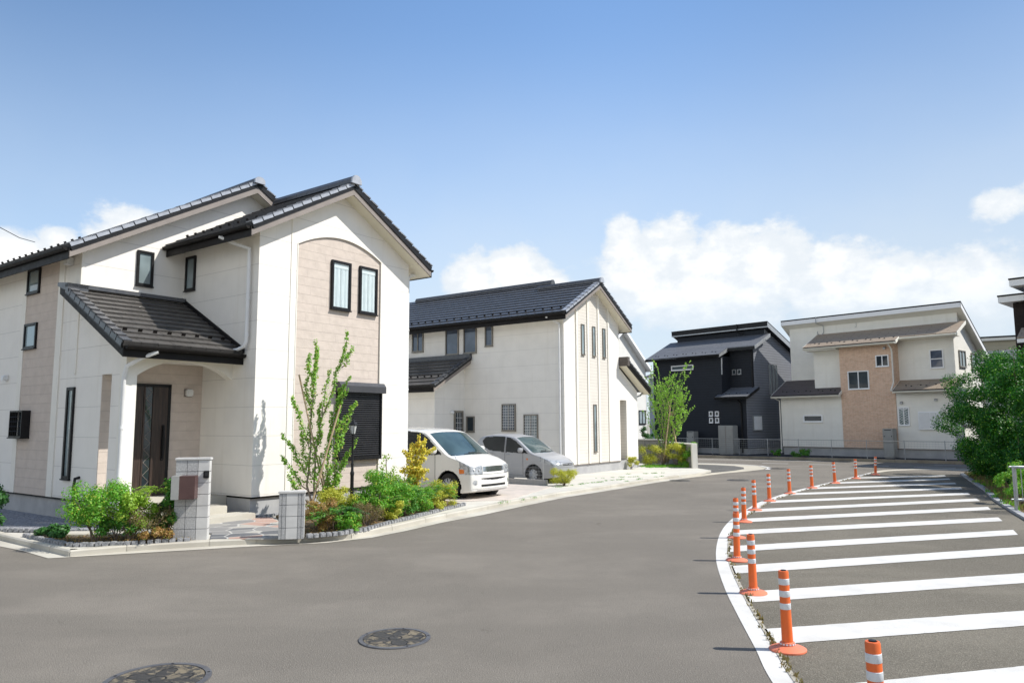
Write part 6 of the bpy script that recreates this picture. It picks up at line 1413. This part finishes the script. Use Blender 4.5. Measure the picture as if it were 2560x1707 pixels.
for (x, y, w, h, mm, nn_, lab) in ((-2.72, 12.75, .5, .55, LG, 1300, 'fresh green shrub directly behind the fern at the lamp post foot'), (-2.00, 13.9, .55, .55, LM, 1300, 'mid green shrub between the sapling and the bend of the edging'), (-1.72, 14.45, .5, .42, LG, 1100, 'low fresh green shrub along the edging before the sapling'), (-1.55, 14.85, .4, .34, LYG, 800, 'small lime shrub on the edging below the feathery plants'), (-2.30, 15.2, .6, .6, LM, 1100, 'mid green shrub between the sapling and the wall'), (-2.62, 12.02, .36, .30, LG, 600, 'small green shrub on the edging in front of the lamp post')):
    shrub('leafy_shrub', lab, 'shrub', (x, y), w, h, mm, nn_, .038, 6, .05, nc=14)
for (x, y, h, mm, lab) in ((-2.25, 13.25, .5, LG, 'bright feathery plant at the middle of the right bed edge'), (-1.85, 14.1, .6, LM, 'feathery plant left of the yellow sapling'), (-1.52, 15.3, .5, LG, 'bright feathery plant before the van bumper'), (-2.9, 11.95, .34, LM, 'small fern by the setts at the front of the right bed')):
    frondplant('fern_like_plant', lab, 'plant', (x, y), h, mm, 26, .40, .065, .5, .4)
shrub('leafy_shrub', 'green undergrowth shrub below the larger left bed shrubs', 'shrub', (-5.85, 11.12), .62, .34, LM, 900, .045, 5, .05, nc=12)
shrub('golden_shrub', 'bright yellow low shrub at the end of the low block wall', 'shrub', (1.42, 20.75), .72, .40, LYG, 1700, .035, 6, .1, nc=18)
shrub('small_bush', 'small lime bush by the porch opening of the second house', 'shrub', (4.45, 28.0), .50, .40, LYG, 500, .05, 4, .3, nc=9)
shrub('golden_shrub', 'yellow and pink shrub at the left of the walled tree bed', 'shrub', (5.55, 29.9), .95, .78, LYG, 1300, .05, 6, .1, nc=14)
shrub('golden_shrub', 'golden shrub at the foot of the stake right of the street tree', 'shrub', (6.45, 29.4), .85, .80, LYG, 1300, .05, 6, .1, nc=14)
shrub('leafy_shrub', 'dark green shrub tight against the white end pier of the garden wall', 'shrub', (6.85, 29.1), .75, .85, LG, 1400, .055, 6, .05, nc=14)
shrub('ornamental_grass', 'clump of brown grassy stems at the foot of the street tree', 'plant', (6.0, 29.8), .7, .7, LBR, 900, .04, 8, .1, asp=.2, nc=12)
shrub('conifer_shrub', 'dark narrow conifer beyond the garden wall, left one', 'conifer', (6.95, 39.2), .55, 1.5, LD, 900, .08, 3, .1, nc=12)
shrub('conifer_shrub', 'dark narrow conifer beyond the garden wall, right one', 'conifer', (7.55, 39.6), .5, 1.1, LD, 700, .08, 3, .1, nc=10)
shrub('roadside_weed', 'clump of green weeds on the far kerb before the cream house', 'weed', (13.9, 35.95), .8, .42, LM, 420, .08, 4, .1, nc=8)
shrub('roadside_weed', 'second clump of weeds on the far kerb before the gap between the houses', 'weed', (13.0, 36.8), .5, .32, LM, 220, .08, 4, .1, nc=6)
def branch_tree(name, label, cat, loc, brs, m, leaf, dens, bark, spread=.06, start=.25, cut=None):
    t = thing(name, label, cat, loc); tr = MB(); C = []; Nn = []; T = []
    for pts, r0, dn in brs:
        P_ = [np.array(p, float) for p in pts]; L = [0]
        for a, c in zip(P_[:-1], P_[1:]): L.append(L[-1]+np.linalg.norm(c-a))
        tr.tube([tuple(p) for p in P_], [max(.0035, r0*(1-.8*l/L[-1])) for l in L], 7)
        nl = int(L[-1]*(1-start)*dens*dn)
        for _ in range(nl):
            s = (start+(1-start)*rng.random())*L[-1]; i = max(j for j in range(len(L)-1) if L[j] <= s); f = (s-L[i])/(L[i+1]-L[i]); p = P_[i]*(1-f)+P_[i+1]*f
            d = unit(rng.normal(0, 1, 3)); ax = unit(P_[i+1]-P_[i]); tap = 1.15-.65*s/L[-1]
            C.append(p+d*spread*tap*rng.random()**.5+ax*.02); Nn.append(unit(d+np.array([.5, -.4, .6]))); T.append(ax*.8+d*.7)
    tr.build('trunk', bark, t, smooth=True); leafmesh('crown', C, Nn, leaf, m, t, .75, .45, T=T); return t
def yj(): return rng.uniform(-.28, .28)
ox, oy = -3.55, 13.8
def br(*xz, r=.012, d=1.0):
    y1 = yj(); n = len(xz); pts = []
    for k in range(n-1):
        for q in range(3):
            f = q/3; x = xz[k][0]*(1-f)+xz[k+1][0]*f; z = xz[k][1]*(1-f)+xz[k+1][1]*f; g_ = (k+f)/(n-1); jt = .022 if (k or q) else 0
            pts.append((x-ox+rng.normal(0, jt), y1*g_**1.2+rng.normal(0, jt), z))
    pts.append((xz[-1][0]-ox, y1, xz[-1][1])); return (pts, r, d)
brs = [br((-3.74, .1), (-3.77, .9), (-3.76, 1.6), (-3.74, 2.5), (-3.75, 3.32), r=.022, d=.9), br((-3.70, .1), (-3.66, 1.0), (-3.58, 1.7), (-3.42, 2.3), (-3.24, 2.9), (-3.14, 3.49), r=.020), br((-3.50, .1), (-3.42, .9), (-3.32, 1.7), (-3.20, 2.3), (-3.00, 2.62), r=.018, d=1.1),
       br((-3.38, .1), (-3.30, 1.0), (-3.24, 1.6), (-3.22, 2.4), r=.016, d=1.2), br((-3.74, 2.1), (-3.70, 2.6), (-3.63, 3.15), d=1.5), br((-3.55, 1.9), (-3.50, 2.4), (-3.42, 2.75), d=.8), br((-3.75, 1.9), (-3.84, 2.3), (-3.84, 2.60), d=1.3), br((-3.76, 1.3), (-3.92, 1.8), (-4.04, 2.25), d=1.3),
       br((-3.78, .75), (-3.95, 1.05), (-4.12, 1.35), (-4.28, 1.58), d=1.2), br((-3.78, .55), (-3.98, .78), (-4.26, 1.15), d=1.2), br((-3.76, .30), (-3.92, .5), (-4.12, .84), d=1.1), br((-3.72, .8), (-3.86, 1.2), (-3.93, 1.58), d=1.2), br((-3.30, 1.5), (-3.14, 1.85), (-2.96, 2.15), d=1.3), br((-3.30, 1.1), (-3.18, 1.5), (-3.05, 1.82), d=1.4),
       br((-3.36, .6), (-3.15, 1.0), (-2.86, 1.48), d=.9), br((-3.38, .5), (-3.2, .85), (-3.04, 1.22), d=1.2), br((-3.42, .35), (-3.3, .6), (-3.16, .82), d=1.0), br((-3.32, 1.9), (-3.22, 2.2), (-3.05, 2.36), d=1.5), br((-3.20, 2.8), (-3.10, 3.0), (-3.02, 3.18), d=1.5), br((-3.52, 1.0), (-3.40, 1.5), (-3.36, 1.95), d=1.4), br((-3.48, .3), (-3.40, .7), (-3.30, 1.0), d=1.2), br((-3.68, 1.3), (-3.62, 1.7), (-3.60, 2.15), d=1.3), br((-3.75, 2.5), (-3.82, 2.8), (-3.80, 3.05), d=1.5), br((-3.62, .4), (-3.6, .8), (-3.5, 1.2), d=.8)]
branch_tree('young_tree', 'young multi-stemmed tree staked in front of the beige gable panel', 'tree', (ox, oy, .05), brs, LT, .046, 250, BARKL, .080, .16)
for (a, c, lab) in ((V(-3.97, 13.72, 2.72), V(-3.40, 13.95, .1), 'tall pale stake leaning left behind the young tree'), (V(-3.18, 13.7, 2.15), V(-3.72, 13.62, .1), 'pale stake leaning right through the young tree'), (V(-3.62, 13.95, 1.2), V(-3.28, 13.6, .1), 'short stake crossing low on the young tree')):
    o = MB().tube([c, a], .017, 8).build('support_stake', BAMBOO, smooth=True); tag(o, lab, 'stake', 'stakes of the young tree')
# street tree
ox, oy = 6.13, 30.2; brs = []
tips = [(6.1, 3.94), (6.39, 3.75), (6.88, 3.69), (7.0, 3.53), (7.18, 2.96), (7.38, 2.38), (7.1, 1.98), (5.64, 3.37), (5.58, 2.72), (5.6, 1.74), (6.75, 1.2), (5.8, 3.6), (6.6, 3.3), (6.35, 3.2), (5.75, 2.3), (6.9, 2.7), (6.5, 2.6), (6.0, 3.0), (7.0, 2.3), (5.85, 1.3), (6.7, 1.6)]
for k, (tx, tz) in enumerate(tips):
    yy = rng.uniform(-.6, .6); bx = 6.13+rng.uniform(-.10, .22); bz = rng.uniform(.1, .3) if k < 8 else min(.8, tz*.3)
    p = [(bx-ox, 0, bz-.1), (bx+(tx-bx)*.35-ox, yy*.3, bz+(tz-bz)*.5), (bx+(tx-bx)*.72-ox, yy*.75, bz+(tz-bz)*.8), (tx-ox, yy, tz)]
    brs.append((p, .022, 1.0))
    for q in range(8):
        f = rng.uniform(.3, .92); i = 1 if f < .6 else 2; b0_ = np.array(p[i])*(1-(f*1.3 % 1))+np.array(p[i+1 if i < 3 else 3])*(f*1.3 % 1); a = rng.uniform(-1, 1); l = rng.uniform(.28, .55)
        brs.append(([tuple(b0_), tuple(b0_+np.array([a*l*.5, rng.uniform(-.3, .3)*l, l*.5])), tuple(b0_+np.array([a*l*.8, rng.uniform(-.5, .5)*l, l]))], .006, .9))
branch_tree('street_tree', 'lime green young tree in the walled bed before the charcoal house', 'tree', (ox, oy, .1), brs, LT2, .064, 46, BARKL, .075, .12)
for (a, c, lab) in ((V(6.46, 30.05, 2.75), V(6.05, 30.0, .1), 'stake on the left leaning to the street tree'), (V(6.34, 30.3, 2.9), V(6.75, 30.0, .1), 'stake on the right leaning to the street tree'), (V(6.62, 30.2, 2.55), V(6.2, 30.6, .1), 'thin stake behind the street tree')):
    o = MB().tube([c, a], .028, 8).build('support_stake', BAMBOO, smooth=True); tag(o, lab, 'stake', 'stakes of the street tree')
# yellow sapling
ox, oy = -2.10, 15.75; brs = []
for k in range(9):
    a = rng.uniform(-.32, .32); h = rng.uniform(.9, 1.55); yy = rng.uniform(-.2, .2); brs.append(([(rng.uniform(-.04, .04), 0, 0), (a*.4, yy*.5, h*.5), (a*.9, yy, h)], .010, 1.0))
    for q in range(3): z = h*rng.uniform(.45, .95); brs.append(([(a*z/h*.8, yy*.7, z), (a*z/h*.8+rng.uniform(-.22, .26), yy+rng.uniform(-.1, .1), z+rng.uniform(0, .14))], .004, 1.6))
brs.append(([(.1, 0, .9), (.25, 0, 1.1), (.46, .05, 1.20)], .005, 1.8))
branch_tree('yellow_sapling', 'yellow leaved sapling in front of the white van', 'tree', (ox, oy, .08), brs, LY, .050, 190, BARK, .085, .2)
# big bush
t = thing('evergreen_bush', 'big dense dark green bush at the right edge of the photo', 'bush', (14.15, 20.7, .03)); cl = []
for (cx, cy, cz, rx, ry, rz, nb) in ((14.75, 22.1, 2.15, 1.85, 1.6, 1.75, 70), (13.95, 20.0, 1.85, 1.45, 1.6, 1.6, 55), (15.6, 21.2, 2.2, 1.7, 2.2, 1.85, 45), (13.3, 18.1, 1.5, 1.15, 1.5, 1.35, 50), (14.6, 18.6, 1.95, 1.6, 1.9, 1.5, 45), (12.8, 16.7, 1.0, .8, .9, .95, 26), (15.2, 24.0, 2.0, 1.8, 1.5, 1.7, 30), (14.6, 22.6, .8, 1.3, 1.4, .9, 50), (13.9, 20.4, .8, 1.2, 1.6, .9, 50), (13.3, 18.2, .7, 1.1, 1.4, .8, 50), (12.6, 16.6, .6, .8, .9, .7, 30)):
    for _ in range(nb):
        d = unit(rng.normal(0, 1, 3)); f = rng.uniform(.72, 1.02); q = np.array([cx+d[0]*rx*f-13.6, cy+d[1]*ry*f-20.5, max(.15, cz+d[2]*rz*f)]); cl.append((*q, rng.uniform(.26, .48)))
P_, N_ = cluster_pts(cl, 280000, .25); N_ = unit(N_+np.array([0, 0, .3])); leafmesh('foliage', P_, N_, .058, LH, t, .66, .5)
b = MB()
for k in range(16):
    a = rng.uniform(-1.3, 1.3); x = rng.uniform(.2, 1.6); y = rng.uniform(-2.5, 2); b.tube([(x, y, -.05), (x+math.cos(a)*.4, y+math.sin(a)*.4, 1.0), (x+math.cos(a)*.9, y+math.sin(a)*.9, 2.3)], [.05, .035, .012], 6)
for k in range(24):
    c = cl[rng.randint(len(cl))]; b.tube([(c[0]*.8, c[1]*.85, c[2]*.8), (c[0], c[1], c[2]), (c[0]*1.02, c[1]*1.02, c[2]+.5)], [.02, .01, .004], 4)
b.build('branches', BARK, t)
C, Nn = [], []
for k in range(60):      # sprigs that break the outline
    c = np.array(cl[rng.randint(len(cl))][:3]); d = unit(np.array([rng.normal(-.3, .6), rng.normal(0, .5), rng.uniform(.2, 1)]))
    for q in range(26): C.append(c+d*(.25+.45*q/26)+rng.normal(0, .035, 3)); Nn.append(unit(rng.normal(0, 1, 3)+[0, 0, .5]))
leafmesh('sprigs', C, Nn, .065, LH, t, .6)
# verge weeds, grass tufts, leaf litter (uncountable)
def tufts(name, label, cat, centres, m, nb, hgt, wid, r):
    C, Nn, T = [], [], []
    for (x, y, z, k) in centres:
        for _ in range(int(nb*k)):
            a = rng.random()*6.28; rr = r*k*math.sqrt(rng.random()); h = hgt*k*rng.uniform(.4, 1); C.append([x+math.cos(a)*rr, y+math.sin(a)*rr, z+h*.45]); T.append([math.cos(a)*.4, math.sin(a)*.4, 1]); Nn.append([math.cos(a), math.sin(a), .2])
    o = leafmesh(name, C, Nn, hgt, m, None, wid, .3, T=T); tag(o, label, cat, kind='stuff'); return o
vc = []
for _ in range(420):
    s = rng.random(); i = min(len(verge_edge)-2, int(s*(len(verge_edge)-1))); p = verge_edge[i]; q = verge_edge[i+1]; f = rng.random(); off = .15+abs(rng.normal(0, .9)); vc.append((p[0]+(q[0]-p[0])*f+off, p[1]+(q[1]-p[1])*f, .03, rng.uniform(.4, 1.3)))
tufts('verge_grass', 'dry grass and weeds on the strip at the right edge', 'grass', vc, LBR, 26, .16, .09, .16)
tufts('verge_weeds', 'low green weeds on the strip at the right edge', 'weeds', vc[::3], LG, 34, .12, .35, .20)
for (x, y, w, h, lab) in ((10.9, 16.4, .5, .62, 'green weed standing beside the left foot of the guard rail'), (11.7, 17.2, .6, .7, 'tall green weed left of the guard rail and below the bush'), (10.5, 15.5, .5, .35, 'low green weed in front of the guard rail')):
    shrub('tall_weed', lab, 'weed', (x-.0, y), w, h, LG, 520, .05, 7, .15, nc=10)
jc = []
for (x0, y0, x1, y1, n) in ((1.9, 21.2, 3.6, 23.2, 16), (2.6, 23.4, 4.4, 24.2, 12), (1.2, 20.2, 2.3, 21.6, 8), (3.2, 22.0, 5.0, 24.4, 10), (-.3, 16.3, 1.0, 18.4, 9), (3.9, 25.2, 5.4, 25.8, 8)):
    for k in range(n): f = (k+rng.random())/n; jc.append((x0+(x1-x0)*f+rng.normal(0, .04), y0+(y1-y0)*f+rng.normal(0, .04), .075, rng.uniform(.35, 1.2)))
tufts('joint_grass', 'tufts of grass growing in the joints of the pale paving', 'grass', [q for q in jc if rng.random() < .6], LM, 34, .05, .16, .11)
wc = []
for k in range(260):
    i = rng.randint(10, len(wi)-1); wc.append((wi[i][0]+rng.normal(.03, .015), wi[i][1], .008, rng.uniform(.15, .75)))
tufts('kerb_weeds', 'tiny weeds along the joint of the white edge line', 'weeds', wc, LBR, 9, .05, .3, .05)
C = [];
def in_poly(x, y, poly): return bool(pip(np.array([x]), np.array([y]), poly)[0])
for poly, n in ((b1, 600), (b2, 1500)):
    xs = [p[0] for p in poly]; ys = [p[1] for p in poly]; k = 0
    while k < n:
        x, y = rng.uniform(min(xs), max(xs)), rng.uniform(min(ys), max(ys))
        if in_poly(x, y, poly): C.append([x, y, .128+rng.random()*.02]); k += 1
o = leafmesh('leaf_litter', C, np.tile([0, 0, 1.], (len(C), 1)), .035, LR, None, .6, .5); tag(o, 'fallen brown and orange leaves covering the soil of both flower beds', 'leaf litter', kind='stuff')
gc = [(6.0+rng.uniform(-.9, .9), 29.3+rng.uniform(-.5, .6), .09, rng.uniform(.5, 1.2)) for _ in range(60)]
tufts('bed_grass', 'bright grass covering the walled tree bed', 'grass', gc, LG, 40, .10, .14, .18)
